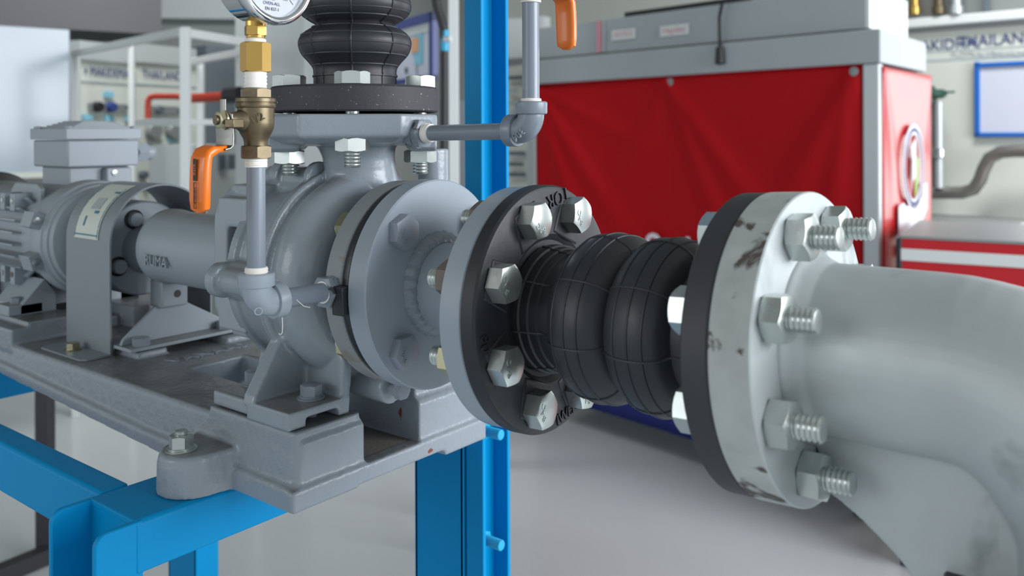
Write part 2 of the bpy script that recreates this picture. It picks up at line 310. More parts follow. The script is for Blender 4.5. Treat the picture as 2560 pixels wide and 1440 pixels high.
# motor pads, raised with a step
mb.box(-1.2, -.722, -.1125, -.030, -.125, -.0985); mb.box(-1.2, -.722, -.093, -.03, -.11, -.0925); mb.box(-1.2, -.70, .03, .122, -.125, -.0905); mb.box(-1.2, -.73, -.05, .05, -.13, -.104)
for x, y in ((-.565, -.035), (-.55, .070)): mb.box(x-.025, x+.03, y-.018, y+.018, -.125, -.1095)
# near anchor lug, rounded in plan
lug = arcp(-.2925, -.1355, .0305, math.pi, 2*math.pi, 12)+[(-.2600, -.122), (-.255, -.10), (-.332, -.10), (-.325, -.120)]
def pl(poly, s, cx=-.291, cy=-.12): return [(cx+(x-cx)*s, cy+(y-cy)*s) for x, y in poly]
n = len(lug); mb.loft([[(x, y, -.1755) for x, y in lug], [(x, y, -.150) for x, y in pl(lug, .985)], [(x, y, -.1425) for x, y in pl(lug, .95)], [(x, y, -.1395) for x, y in pl(lug, .86)]])
lug2 = [(x-.72, y) for x, y in lug]; mb.loft([[(x, y, -.1755) for x, y in lug2], [(x, y, -.1395) for x, y in lug2]])
mb.build('cast_body', 'cast', bp, remesh=.0020, relax=2)
# dusty floor of the channel between the pads, and dust on the top near the pocket
mb = MB(); mb.box(-.270, -.184, -.0345, .0325, -.160, -.1578); mb.build('channel_floor', 'dust', bp, label='dusty brown channel floor')
mx = Matrix.Translation((-.497, .012, -.1172)) @ Matrix.Rotation(math.radians(90), 4, 'Z')
text('VANAAS', .026, mx, 'cast', bp, 'cast_lettering', .0015)
bolt('zinc anchor nut with washer on the near baseplate lug', (-.2925, -.1465, -.1395), (0, 0, 1), .0185, .0105, .012, .03, 0, 0, 'zinc', roll=.25, washer=.0030, cat='nut', name='anchor_nut')
t = bpy.data.objects['anchor_nut']; tt = MB().lathe(threadprof(.0115, .0, .0040, .0016), None, 20).mesh('thread', 'zinc', 20)
o = bpy.data.objects.new('stud_end', tt); COL.objects.link(o); o.parent = t; o.location = (0, 0, .0133)
# ------------------------------------------------------------------ pump
VX = -.229; VZ = .004
pu = thing('centrifugal_pump', 'grey end suction centrifugal pump with spiral casing on cast feet', 'pump', (VX, 0, -.115))
ax = frame((0, .002, VZ), (1, 0, 0), (0, 0, 1))
mb = MB(); pr = [(.020, -.168), (.050, -.168), (.046, -.176), (.046, -.188), (.051, -.1945)]
pr += [(.0665+.0315*math.sin(f), -.2220+.0290*math.cos(f)) for f in [math.radians(a) for a in range(12, 132, 8)]]
pr += [(.0930, -.2410), (.1008, -.2425), (.1008, -.2480), (.02, -.2480)]
pr = [(r, h) for r, h in pr]; mb.lathe(pr, ax, 96)
tube_top = [(VX-.006, .050, .040), (VX-.005, .034, .064), (VX-.002, .018, .084), (VX, .008, .100)]
mb.tube(tube_top, lambda u: .034-.002*u, 24)
mb.loft([[(VX+dx+r*math.cos(2*math.pi*k/64), dy+r*math.sin(2*math.pi*k/64), z) for k in range(64)] for r, z, dx, dy in ((.046, .045, -.003, .016), (.043, .065, -.003, .013), (.038, .085, -.002, .009), (.0345, .103, 0, .006), (.0345, .115, 0, .004), (.037, .124, 0, .002), (.045, .131, 0, 0), (.052, .136, 0, 0))])
# feet with webs
for s, y0, y1 in ((-1, -.1125, -.046), (1, .046, .1125)):
    mb.box(-.303, -.243, y0+(.004 if s < 0 else 0), y1-(.004 if s > 0 else 0), -.1110, -.0975); mb.box(-.246, -.1865, y0, y1, -.1045, -.0965); mb.box(-.246, -.208, y0, y1, -.1118, -.1); mb.box(-.21, -.1865, y0, y0+.0185, -.1118, -.1); mb.box(-.21, -.1865, y1-.0125, y1, -.1118, -.1)
    yo = y0 if s < 0 else y1; fin = [(yo, -.100), (yo*.985, -.092), (s*.078, -.040), (s*.070, -.026), (s*.03, -.03), (s*.03, -.10)]
    mb.prism(fin, -.252, -.236, Matrix(((0, 0, 1, 0), (1, 0, 0, 0), (0, 1, 0, 0), (0, 0, 0, 1))))
    mb.loft([[(x, s*.0455, -.112), (x, s*.056, -.112), (x, s*.052, z), (x, s*.040, z)] for x, z in ((-.25, -.02), (-.215, -.04), (-.192, -.058), (-.187, -.064))])
mb.cyl((-.215, -.012, -.093), (-.167, -.012, -.094), .0145, 24)                # drain boss
mb.lathe([(.0, .07), (.016, .07), (.016, .122)], frame((-.21, .088, 0), (0, 0, 1)), 24)
mb.build('casing', 'grey', pu, remesh=.0016, relax=4)
mb = MB(); mb.lathe(threadprof(.013, 0, .010, .0018), frame((-.168, -.012, -.094), (1, 0, 0)), 18); hexbody(mb, .015, .009, .0165, frame((-.168, -.012, -.094), (1, 0, 0))); mb.build('drain_plug', 'bolt', pu, 25)
# casing cover with bolt bosses, bracket with window, bearing housing
mb = MB(); mb.lathe([(.03, -.2490), (.0985, -.2490), (.0985, -.257), (.0915, -.259), (.088, -.296), (.0925, -.298), (.0925, -.309), (.084, -.311), (.03, -.311)], ax, 80)
for a, xb in ((105, -.326), (180, -.306), (247, -.312), (312, -.312), (20, -.312)):
    a = math.radians(a); y, z = .0945*math.cos(a), .002+.0945*math.sin(a); f = Vector((0, math.cos(a), math.sin(a)))
    mb.cyl((xb, y, z), (-.2495, y, z), .0128, 24, None, .001); mb.cyl((max(xb, -.312), y*.87, z*.87), (-.2495, y*.87, z*.87), .019, 24); mb.cyl((-.311, y*1.02, z*1.02), (-.297, y*1.02, z*1.02), .0165, 24); mb.cyl((-.2575, y*1.02, z*1.02), (-.2490, y*1.02, z*1.02), .0160, 24)
mb.build('casing_cover', 'grey', pu, remesh=.0016, relax=3)
rx = Matrix(((0, 0, 1, 0), (1, 0, 0, .004), (0, 1, 0, .013), (0, 0, 0, 1)))
mb = MB(); mb.prism(rrect(.158, .150, .036, 7), -.352, -.338, rx)
for y0, y1, z0, z1 in ((-.06, .07, .066, .088), (-.06, .07, -.062, -.042), (.066, .083, -.045, .07)): mb.box(-.345, -.300, y0, y1, z0, z1)
mb.prism(rrect(.158, .150, .04, 7), -.308, -.298, rx); mb.box(-.345, -.330, -.0752, -.055, -.03, .06); mb.box(-.345, -.30, -.0752, -.057, .048, .076); mb.box(-.345, -.30, -.0752, -.057, -.052, -.022)
mb.build('bracket', 'motor', pu, remesh=.002, relax=3)
mb = MB(); mb.lathe([(.012, -.352), (.046, -.352), (.0425, -.368), (.0425, -.545), (.0445, -.550), (.0445, -.560), (.040, -.562), (.030, -.575), (.012, -.575)], ax, 64); mb.build('bearing_housing', 'motor', pu)
mb = MB(); mb.lathe([(.012, -.345), (.014, -.25)][::-1], ax, 20); mb.build('shaft', 'steel', pu)
tx = text('RUMA', .017, Matrix.Translation(Vector((-.515, -.0425, -.006))) @ (Matrix.Rotation(math.radians(90), 4, 'X')), 'motor', pu, 'cast_lettering', .0016)
# flanges of the pump
N1 = Vector((1, math.sin(math.radians(3.0)), math.sin(math.radians(.8)))).normalized(); C1 = Vector((-.1223, .0028, .0039))
f1 = frame(C1, N1, (0, 0, 1))
mb = MB(); mb.lathe([(.036, -.050), (.0890, -.050), (.0908, -.048), (.0908, -.0312), (.0898, -.0300), (.036, -.0300)], f1, 96); mb.build('suction_flange', 'greyd', pu)
gk = thing('flange_gasket', 'thin black rubber gasket between the grey pump flange and spool flange', 'gasket', C1)
mb = MB(); mb.lathe([(.037, -.0300), (.0880, -.0300), (.0895, -.028), (.0895, -.023), (.0880, -.0205), (.037, -.0205)], f1, 96)
a = math.radians(0); mb.box(-.012, .012, -.005, .0175, -.0335, -.0205, f1 @ Matrix.Rotation(math.radians(2), 4, 'Z') @ Matrix.Translation((0, .080, 0)))
mb.build('ring', 'gasket', gk, bevel=.001)
fz = frame((VX, 0, 0), (0, 0, 1), (1, 0, 0))
ca = math.radians(-45)
mb = MB(); pol = []
for k in range(96):
    a = 2*math.pi*k/96; d45 = ((a) % (math.pi/2))-math.pi/4; dax = ((a+math.pi/4) % (math.pi/2))-math.pi/4
    r = min(.0772/math.cos(d45), .0865/math.cos(dax)); pol.append((r*math.cos(a), r*math.sin(a)))
def sc(p, s): return [(x*s, y*s) for x, y in p]
mb.loft([[(x+VX, y, z) for x, y in sc(pol, s)] for s, z in ((.55, .126), (.82, .129), (.965, .1335), (1, .136), (1, .1535), (.985, .1552))])
for c in (135, 225, 45):
    a = math.radians(c); x, y = VX+.066*math.cos(a), .066*math.sin(a)
    q = frame((x, y, 0), (0, 0, 1), (math.cos(a), math.sin(a), 0)); mb.loft([[tuple(q @ Vector((px_*k_+(.011*(1-k_)), py_*k_, z))) for px_, py_ in ((-.018, -.034), (.0112, -.034), (.0112, .034), (-.018, .034))] for z, k_ in ((.1205, .80), (.124, .97), (.15, 1))])
mb.cyl((VX+.06, 0, .1385), (VX+.0835, 0, .1385), .0125, 24)
mb.build('discharge_flange', 'grey', pu, remesh=.0015, relax=2)
for k, (x, y, z) in enumerate(((-.2075, -.072, -.0965), (-.288, -.0735, -.0975), (-.2075, .080, -.0965))):
    bolt(('grey foot bolt in front of the pump web, nearest the suction', 'grey foot bolt behind the pump web, beside the baseplate pocket', 'grey foot bolt on the far pump foot')[k], (x, y, z), (0, 0, 1), .0165, .0095, .011, .012, 0, .004, 'bolt', roll=.2+k, group='pump foot bolts', washer=.0032)
# ------------------------------------------------------------------ suction spool between pump and rubber joint
C2 = Vector((-.0039, .0099, -.0049)); N2 = Vector((1, math.sin(math.radians(2.27)), math.sin(math.radians(1.7)))).normalized()
f2 = frame(C2, N2, (0, 0, 1))
sp = thing('suction_spool', 'grey flanged spool piece with welded collar between pump and rubber joint', 'pipe', C1)
mb = MB(); mb.lathe([(.034, -.0205), (.0910, -.0205), (.0925, -.019), (.0925, -.0012), (.0912, 0), (.034, 0)], f1, 96); mb.build('flange', 'greyl', sp)
A = C1+N1*-.01; B = C2-N2*.03; mb = MB(); mb.cyl(A, B, .0385, 64); mb.build('pipe', 'greyl', sp)
rnd = random.Random(3); mb = MB(); secs = []
for k in range(160):
    a = 2*math.pi*k/160; w = .0005*math.sin(k*1.1)+rnd.uniform(-.0004, .0004)
    secs.append([tuple(f1 @ Vector((r*math.cos(a), r*math.sin(a), h))) for r, h in ((.037, -.002), (.0470+w*.5, -.0015), (.0465+w, .0008), (.0445+w, .0038+w*.6), (.0418+w*.5, .0062+w), (.0392, .0078+w), (.037, .0080))])
n_ = 7; vs = [p for q in secs for p in q]; mb.add(vs, [(i*n_+k, i*n_+(k+1) % n_, ((i+1) % 160)*n_+(k+1) % n_, ((i+1) % 160)*n_+k) for i in range(160) for k in range(n_)])
mb.build('weld_bead', 'weld', sp, 60)
mb = MB(); mb.lathe([(.034, -.0365), (.0970, -.0365), (.0985, -.0350), (.0985, -.0165), (.0970, -.0150), (.034, -.0150)], f2, 96); mb.build('joint_flange', 'greyl', sp)
def clock(k, n, off): return off+k*2*math.pi/n
for lab, ang in (('grey painted bolt head on the spool flange, upper left one', 135), ('grey painted bolt head on the spool flange, lower left one', 225), ('grey painted bolt head on the spool flange, hidden lower right one', 315), ('grey painted bolt head on the spool flange, hidden upper right one', 45)):
    a = math.radians(ang); p = C1+Vector((0, math.cos(a), math.sin(a)))*.0715
    bolt(lab, p, N1, .0265, .0125, .015, .050, .012, .008, 'bolt', roll=.45 if ang < 180 else .1, group='spool flange bolts', nutm='zincy', marks='BAC', threadm='zinc')
# ------------------------------------------------------------------ rubber expansion joints
def bellows(name, label, R, prof, ribs, fl0, fl1, rf, rx_, m='rubber', fm='blackf', edges=None, cat='joint', nrib=8, rot=.2, ring_at=()):
    t = thing(name, label, cat, R.to_translation())
    mb = MB(); mb.lathe(prof, R, 96, caps=False); mb.build('bellows', m, t, 50)
    for z in ring_at:
        rr = [p for p in prof]; r = next((p[0]+(q[0]-p[0])*(z-p[1])/(q[1]-p[1]) for p, q in zip(rr, rr[1:]) if p[1] <= z <= q[1] and q[1] > p[1]), None)
        if r: mb = MB(); mb.tube([R @ Vector((r*math.cos(2*math.pi*k/64), r*math.sin(2*math.pi*k/64), z)) for k in range(65)], .0009, 6); mb.build('mould_ridge', m, t, 60)
    for k in range(nrib):
        a = rot+2*math.pi*k/nrib; mb = MB(); pts = []
        for (r, h) in prof: pts.append(R @ Vector(((r+.0002)*math.cos(a), (r+.0002)*math.sin(a), h)))
        mb.tube(pts, .0009, 6); mb.build('mould_seam', m, t, 60)
    return t
def sphere_prof(neck, bulge, waist, L, n=14, steps=True, neck2=None):
    p = []
    if steps: p += [(neck+.004, 0), (neck+.004, .008), (neck+.0025, .009), (neck+.0025, .016), (neck+.001, .017), (neck+.001, .024), (neck-.0005, .025)]
    else: p += [(neck, 0), (neck, .012)]
    c1, c2 = L*.36, L*.66; h = L*.16
    for c, last in ((c1, False), (c2, True)):
        for k in range(n+1):
            u = -1+2*k/n; base = (neck if (c == c1 and u < 0) or (last and u > 0) else waist); r = base+(bulge-base)*(max(0, 1-abs(u)**2.3)**.62); p.append((r, c+u*h*.92))
    p += [(neck2 or neck, L-.012), (neck2 or neck, L)]
    return p
axj = frame(C2, (Vector((.1710, -.0010, -.0032))-C2), (0, 0, 1)); LJ = (Vector((.1710, -.0010, -.0032))-C2).length
pj = sphere_prof(.0475, .0645, .0505, LJ); 
js = bellows('suction_rubber_joint', 'black twin sphere rubber joint between the two big bolted suction flanges', axj, pj, 8, 0, 0, 0, 0, ring_at=(LJ*.29, LJ*.36, LJ*.42, LJ*.60, LJ*.67, LJ*.73))
mb = MB(); mb.lathe([(.046, -.0148), (.0985, -.0148), (.1, -.0135), (.1, -.003), (.0985, -.0008), (.0965, 0), (.060, 0), (.055, -.004), (.046, -.004)], f2, 96); mb.build('flange', 'blackf', js, 30)
for k in range(8):
    a = math.radians(22.5+45*k); q = f2 @ Matrix.Rotation(a, 4, 'Z') @ Matrix.Translation((.074, 0, 0)); mb = MB()
    mb.loft([[tuple(q @ Vector(v)) for v in ((.017, -.0165, -.003), (.017, .0165, -.003), (-.017, .0200, -.003), (-.017, -.0200, -.003))], [tuple(q @ Vector(v)) for v in ((.0155, -.0150, .0012), (.0155, .0150, .0012), (-.0145, .0180, .0012), (-.0145, -.0180, .0012))]])
    mb.build('bolt_pad', 'blackf', js, 20, bevel=.0011)
text('TOR', .0165, f2 @ Matrix.Translation((.0890, -.0135, .0004)) @ Matrix.Rotation(math.radians(102), 4, 'Z'), 'blackf', js, 'cast_lettering', .0012)
text('IWEN', .013, f2 @ Matrix.Translation((-.0895, -.018, .0004)) @ Matrix.Rotation(math.radians(-79), 4, 'Z'), 'blackf', js, 'cast_lettering', .0010)
text('80', .014, f2 @ Matrix.Translation((-.012, .090, .0004)) @ Matrix.Rotation(math.radians(180), 4, 'Z'), 'blackf', js, 'cast_lettering', .0010)
C3 = Vector((.2164, -.0015, -.0014)); N3 = Vector((1, math.sin(math.radians(-.9)), math.sin(math.radians(2.75)))).normalized(); f3 = frame(C3, N3, (0, 0, 1))
mb = MB(); mb.lathe([(.050, -.0454), (.098, -.0454), (.0995, -.044), (.0995, -.0285), (.0985, -.0272), (.050, -.0272)], f3, 96); mb.build('flange', 'rubberd', js, 30, label='smooth black flange beside the silver elbow')
pos8 = ['top right of', 'top left of', 'upper left of', 'lower left of', 'bottom left of', 'bottom right of', 'lower right of', 'upper right of']
for k in range(8):
    a = math.radians(67.5+45*k); d = Vector((0, math.cos(a), math.sin(a)))
    d2_ = (d-N2*d.dot(N2)).normalized(); p = C2+d2_*.0795+N2*.0012
    bolt('zinc hex bolt, %s the textured black flange next to the pump spool' % pos8[k], p, N2, .0265, .0135, .0155, .038, .0125, .014, 'zinc', roll=(.35, 1.15, .1, .02, .05, .9, .3, .6)[k], group='bolts of the flange beside the spool', nutm='rust' if k in (0, 1, 2) else 'zincy', marks='BAC')
    d3_ = (d-N3*d.dot(N3)).normalized(); p = C3+d3_*.0795-N3*.0454
    bolt('zinc bolt and nut, %s the silver elbow flange' % pos8[k], p, -N3, .0265, .0135, .0155, .0454, .0140, .0165, 'zinc', roll=.3+k*.2, group='bolts of the silver elbow flange')
# ------------------------------------------------------------------ silver elbow
el = thing('suction_elbow', 'large silver painted flanged pipe elbow in the right foreground', 'pipe', C3)
mb = MB(); mb.lathe([(.040, -.0270), (.0985, -.0270), (.1, -.0255), (.1, -.0010), (.0992, 0), (.040, 0)], f3, 96); o = mb.build('flange', 'silver', el, 30); o.data.materials.append(M['galv'])
for p in o.data.polygons:
    c = f3.inverted() @ (p.center+o.location+WLOC[el.name])
    if c.z < -.0015 and math.hypot(c.x, c.y) > .09: p.material_index = 1
Rc = .100; XS = .078; path = [C3+Vector((-.022, 0, 0)), C3+Vector((.012, 0, 0)), C3+Vector((.035, 0, 0)), C3+Vector((XS-.005, 0, 0))]
for k in range(1, 19):
    a = math.radians(5*k); path.append(C3+Vector((XS+Rc*math.sin(a), 0, -Rc*(1-math.cos(a)))))
path.append(path[-1]+Vector((0, 0, -.022)))
mb = MB(); mb.tube(path, lambda u: .0545+.007*min(1, max(0, (u-.25)/.35)), 48)
web = [(.004, -.040), (.004, -.086), (.018, -.093), (.032, -.102), (.046, -.113), (.056, -.122), (.064, -.135), (.120, -.135), (.120, -.06), (.05, -.035)]
mb.prism([(C3.x+x, C3.z+z) for x, z in web], -.012, .012, Matrix(((1, 0, 0, 0), (0, 0, 1, 0), (0, 1, 0, 0), (0, 0, 0, 1))))
mb.lathe([(.050, -.015), (.062, -.015), (.062, .001), (.0585, .005), (.055, .012)], frame(C3, N3), 48)
mb.build('elbow_body', 'silver', el, remesh=.0016, relax=2)
lowc = path[-1]; fl = frame(lowc, (0, 0, -1), (1, 0, 0))
mb = MB(); mb.lathe([(.04, -.004), (.0985, -.004), (.1, -.0025), (.1, .018), (.04, .018)], fl, 72); mb.build('lower_flange', 'rubberd', el, 30, label='dark lower flange')
lj = thing('lower_rubber_joint', 'black rubber joint hanging under the silver elbow at the bottom edge', 'joint', lowc+Vector((0, 0, -.02)))
mb = MB(); mb.lathe([(.046, .018), (.1, .018), (.1, .034), (.052, .034), (.05, .05), (.064, .075), (.05, .10), (.064, .125), (.05, .15)], fl, 64); mb.build('bellows', 'rubberd', lj, 40)
# ------------------------------------------------------------------ discharge joint
RD = frame((VX, 0, .182), (0, 0, 1), (1, 0, 0))
def spl(pts, n=5):
    out = []
    for i in range(len(pts)-1):
        q = [Vector(pts[max(0, min(len(pts)-1, j))]) for j in (i-1, i, i+1, i+2)]
        for k in range(n): t = k/n; out.append(tuple(.5*(2*q[1]+(q[2]-q[0])*t+(2*q[0]-5*q[1]+4*q[2]-q[3])*t*t+(3*q[1]-q[0]-3*q[2]+q[3])*t**3)))
    return out+[tuple(pts[-1])]
half = [(.0385, .0115), (.0393, .0185), (.0440, .0250), (.0500, .0318), (.0528, .0390), (.0528, .0450), (.0494, .0508), (.0424, .0558), (.0362, .0598)]
prD = [(.0385, -.01), (.0385, .0095), (.0396, .010), (.0396, .0114)]+spl(half+[(.0424, .0638), (.0494, .0690), (.0528, .0750), (.0528, .0812), (.0500, .0885), (.0440, .0955), (.0393, .102)])+[(.0385, .13), (.0385, .15)]
dj = bellows('discharge_rubber_joint', 'black twin sphere rubber joint standing above the pump outlet', RD, prD, 8, 0, 0, 0, 0, m='rubber', ring_at=(.0205, .0300, .0400, .0490, .0568, .0660, .0720, .0800, .0880), rot=-.80)
mb = MB(); mb.lathe([(.036, -.0245), (.078, -.0245), (.0795, -.023), (.0795, -.0025), (.078, -.0005), (.072, 0), (.036, 0)], RD, 96); mb.build('flange', 'blacktop', dj, 30)
mb = MB(); mb.lathe([(.036, .148), (.0795, .148), (.0795, .170), (.036, .170)], RD, 64); mb.build('flange', 'blacktop', dj, 30)
dp = thing('discharge_pipe', 'grey flanged riser pipe above the frame over the discharge joint', 'pipe', (VX, 0, .352))
mb = MB(); mb.lathe([(.03, .170), (.0795, .170), (.0795, .19), (.031, .19), (.031, .9)], RD, 48); mb.build('flange', 'greyl', dp)
for k, (nm, a) in enumerate((('front', -44), ('left rear', 226), ('right rear', 46), ('far', 136))):
    a = math.radians(a); p = Vector((VX+.062*math.cos(a), .062*math.sin(a), .182))
    bolt({'front': 'zinc hex bolt at the front of the black discharge flange', 'left rear': 'zinc hex bolt at the left of the black discharge flange', 'right rear': 'zinc hex bolt at the right of the black discharge flange', 'far': 'zinc hex bolt hidden at the back of the black discharge flange'}[nm], p, (0, 0, 1), .0275, .0115, .0155, .048 if nm == 'front' else .0605, .0125, .0145 if nm == 'front' else .011, 'zinc', roll=.25+k*.3, group='discharge flange bolts')
# ------------------------------------------------------------------ gauge tappings: nipples, elbows, risers, valves, gauge
def nipple(name, label, p0, p1, r, tapes=(), cat='pipe', m='pipe'):
    t = thing(name, label, cat, p0); p0 = Vector(p0); p1 = Vector(p1); u = (p1-p0)
    mb = MB(); mb.cyl(p0, p1, r, 32); mb.build('tube', m, t)
    for a, b_ in tapes:
        mb = MB(); L = u.length; n = 5; pr = [(r+.0004, a*L)]
        for k in range(n): h = a*L+(b_-a)*L*(k+.5)/n; pr += [(r+.0016+.0003*(k % 2), h-.0004), (r+.0011, h+(b_-a)*L*.4/n)]
        pr.append((r+.0004, b_*L)); mb.lathe(pr, frame(p0, u), 32); mb.build('thread_tape', 'tape', t, 60)
    return t
def pipe_elbow(name, label, c, d0, d1, r, m, leg=.022, mark=None, mx=None):
    """90 degree screwed elbow: openings towards d0 and d1"""
    t = thing(name, label, 'elbow', c); c = Vector(c); d0 = Vector(d0).normalized(); d1 = Vector(d1).normalized(); R = .013
    o = c+(d0+d1)*R; path = [c+d0*leg]
    for k in range(0, 10):
        a = k/9*math.pi/2; path.append(o-d1*R*math.cos(a)-d0*R*math.sin(a))
    path.append(c+d1*leg); mb = MB(); mb.tube(path, r, 28)
    for d in (d0, d1): mb.lathe([(r-.001, .0125), (r+.0022, .0135), (r+.0026, .0145), (r+.0026, .0225), (r+.0016, .0235), (r-.003, .0235)], frame(c, d), 36)
    mb.build('body', m, t)
    if mark: text(mark, .0088, mx, m, t, 'cast_lettering', .0007)
    return t
LX, LY, LZ = -.152, -.168, .0085
hx = thing('hex_bush', 'paint-streaked hex bush in the near rim of the pump suction flange', 'fitting', (LX-.006, -.09, .006))
hexm = mat('streaked_grey_enamel', '#7d8791', .32, 0, .05, 20, .4, 120, '#3d4145', 120, .56, .05, bdist=.0012)
mb = MB(); hexbody(mb, .024, 0, .011, frame((LX-.007, -.0885, .006), (.06, -1, .01)), True); mb.lathe([(.0135, -.006), (.013, .002)], frame((LX-.007, -.0885, .006), (.06, -1, .01)), 24); mb.build('hexagon', hexm, hx, 30)
nipple('pipe_nipple', 'short grey pipe from the pump flange bush to the lower elbow', (LX-.0065, -.096, .0065), (LX, LY+.016, LZ), .0078, tapes=((.0, .07),))
pipe_elbow('pipe_elbow', 'grey painted elbow under the left gauge riser, brush marks in the paint', (LX, LY, LZ), (0, 1, 0), (0, 0, 1), .0112, 'greyl', mark='O', mx=frame((LX+.010, LY-.0055, LZ-.004), (1, -.45, 0), (0, 1, 0)))
np_ = bpy.data.objects['pipe_nipple']
for pts in ([(LX+.004, LY+.030, .0125), (LX+.006, LY+.034, .006), (LX+.006, LY+.040, .001), (LX+.006, LY+.046, -.001)], [(LX+.0075, LY+.018, -.004), (LX+.008, LY+.018, -.010), (LX+.0075, LY+.018, -.016), (LX+.006, LY+.017, -.0175), (LX+.0045, LY+.017, -.0165)]):
    mb = MB(); mb.tube(pts, .00032, 5); mb.build('tape_strand', 'tape', np_, 60)
nipple('riser_pipe', 'vertical grey gauge riser pipe in front of the pump bracket', (LX, LY, LZ+.020), (LX, LY, .121), .0070, tapes=((.035, .085), (.905, .985)))
def ball_valve(base, flip, who, z0):
    t = thing('ball_valve', 'bronze half inch ball valve %s' % who, 'valve', base); bx, by, bz = base; s = 1 if not flip else -1
    def q(x, y, z): return Vector((bx+x*s, by+y*s, bz+z))
    def cz(pr): return [(r, h if h < .012 else .012+(h-.012)*.905) for r, h in pr]
    fz_ = frame(q(0, 0, 0), (0, 0, 1), (1, 0, 0))
    mb = MB(); hexbody(mb, .0212, 0, .0098, fz_, True); mb.build('lower_hex', 'bronze', t, 30)
    mb = MB(); mb.lathe(cz([(.0088, .008), (.0088, .0125), (.0094, .0155), (.0115, .0195), (.0134, .0240), (.0138, .0290), (.0138, .0410), (.0147, .0415), (.0150, .0425), (.0150, .0448), (.0140, .0452), (.0140, .0458), (.0150, .0462), (.0150, .0490), (.0142, .0500), (.009, .0500)]), fz_, 48)
    mb.lathe([(.0098, 0), (.0092, .012), (.0066, .0155), (.0062, .024), (.005, .024)], frame(q(0, 0, .029), (-.10*s, -s, 0)), 28); mb.build('body', 'bronze', t)
    mb = MB(); hexbody(mb, .0212, .0450, .0532, fz_, False); mb.build('upper_hex', 'bronze', t, 30)
    sy = -.0235; mb = MB(); f_ = frame(q(-.003, sy, .029), (-.1*s, -s, 0), (0, 0, 1)); hexbody(mb, .0125, .0028, .0072, f_); mb.lathe([(.0072, .0015), (.0072, .0028)], f_, 24); mb.build('stem_nut', 'zincy', t, 30)
    mb = MB(); mb.cyl(f_ @ Vector((0, 0, .001)), f_ @ Vector((0, 0, .0092)), .0036, 16); mb.build('stem', 'bronze', t)
    mb = MB(); a = q(.0065, -.022, .0265); mb.box(-.0042, .0042, -.0032, .0032, -.004, .007, frame(a, (.2*s, -s, 0), (1, 0, 0))); mb.build('stop_lug', 'bronze', t, bevel=.0006)
    # handle: flat plate, bend, vinyl grip
    wd = lambda lst: (lambda u: [(x, y) for x, y in lst(u)])
    def flat(w, th): return lambda u: [(x, y) for x, y in rrect(w if not callable(w) else w(u), th, th*.45, 3)]
    sd = (1, .12, 0)
    def qq(lst): return [q(*p) for p in lst]
    mb = MB(); mb.sweep(qq([(-.0055, sy-.0012, .0445), (-.0055, sy-.0012, .036), (-.0045, sy-.0012, .032), (-.004, sy-.0012, .025), (-.003, sy-.0012, .016), (-.003, sy-.0014, .0105), (-.003, sy-.003, .0085), (-.003, sy-.007, .0075)]), (sd, flat(lambda u: .006 if u < .2 else .019, .0016))); mb.build('handle_plate', 'steel', t, 30)
    mb = MB(); mb.sweep(qq([(.002, sy-.003, .0082), (-.002, sy-.008, .0078), (-.003, sy-.014, .0070), (-.0035, sy-.0185, .0050), (-.0037, sy-.0205, .0005), (-.0038, sy-.0212, -.008), (-.0040, sy-.0215, -.018), (-.0042, sy-.0215, -.029), (-.0044, sy-.0210, -.0355), (-.0044, sy-.0205, -.0380)]),
                      (sd, lambda u: rrect((.006+.013*min(1, u*6)) if u < .17 else (.0188 if u < .75 else .0188-.004*(u-.75)/.25-.007*max(0, (u-.9)/.1)), .0045 if u < .17 else .0072 if u < .95 else .004, .0020 if u < .17 else (.0033 if u < .95 else .0018), 5))); gr_ = mb.build('grip', 'orange', t, 50)
    if not flip:
        gp = frame(q(-.0042, sy-.0256, -.007), (-.12*s, -s, 0), (0, 0, -1))
        mb = MB(); mb.box(-.008, .008, -.0022, .0022, 0, .0003, gp); mb.build('grip_label', 'ink', gr_)
        text('KITZ', .0038, gp @ Matrix.Translation((0, 0, .0004)), 'orange', gr_, 'grip_lettering', .0001)
        gp2 = gp @ Matrix.Translation((.0185, .0006, 0)); mb = MB()
        for x0, x1, y0, y1 in ((-.0095, .0095, -.0022, -.0018), (-.0095, .0095, .0018, .0022), (-.0095, -.0091, -.0022, .0022), (.0091, .0095, -.0022, .0022)): mb.box(x0, x1, y0, y1, 0, .0003, gp2)
        mb.build('grip_outline', 'ink', gr_)
        text('HANDLE', .0030, gp2 @ Matrix.Translation((0, 0, .0002)), 'ink', gr_, 'grip_lettering', .0001)
        text('1/2', .0085, frame(q(.0120, -.0070, .0300), (.86, -.5, 0), (.5*.85, .86*.85, .45)), 'bronze', t, 'cast_lettering', .0009)
    return t
ball_valve((LX, LY, .1190), False, 'with orange lever grip below the pressure gauge', 0)
zc = .1190+.0532
nipple('taped_nipple', 'white taped nipple between bronze valve and brass coupling', (LX, LY, zc-.002), (LX, LY, zc+.0150), .0068, tapes=((.10, .93),))
bc = thing('brass_coupling', 'yellow brass hexagon coupling under the gauge', 'coupling', (LX, LY, zc+.0125))
mb = MB(); hexbody(mb, .0198, zc+.0125, zc+.0350, frame((LX, LY, 0), (0, 0, 1), (1, .35, 0)), True); mb.build('hexagon', 'brass', bc, 25)
pg = thing('pressure_gauge', 'round chrome pressure gauge with white dial, cut by the top edge of the photo', 'gauge', (LX, LY, zc+.035))
GZ = zc+.035; mb = MB(); mb.lathe([(.0072, GZ-.001), (.0079, GZ), (.0079, GZ+.0022), (.0066, GZ+.0032)], frame((LX, LY, 0), (0, 0, 1)), 28); mb.build('thread_tape', 'tape', pg)
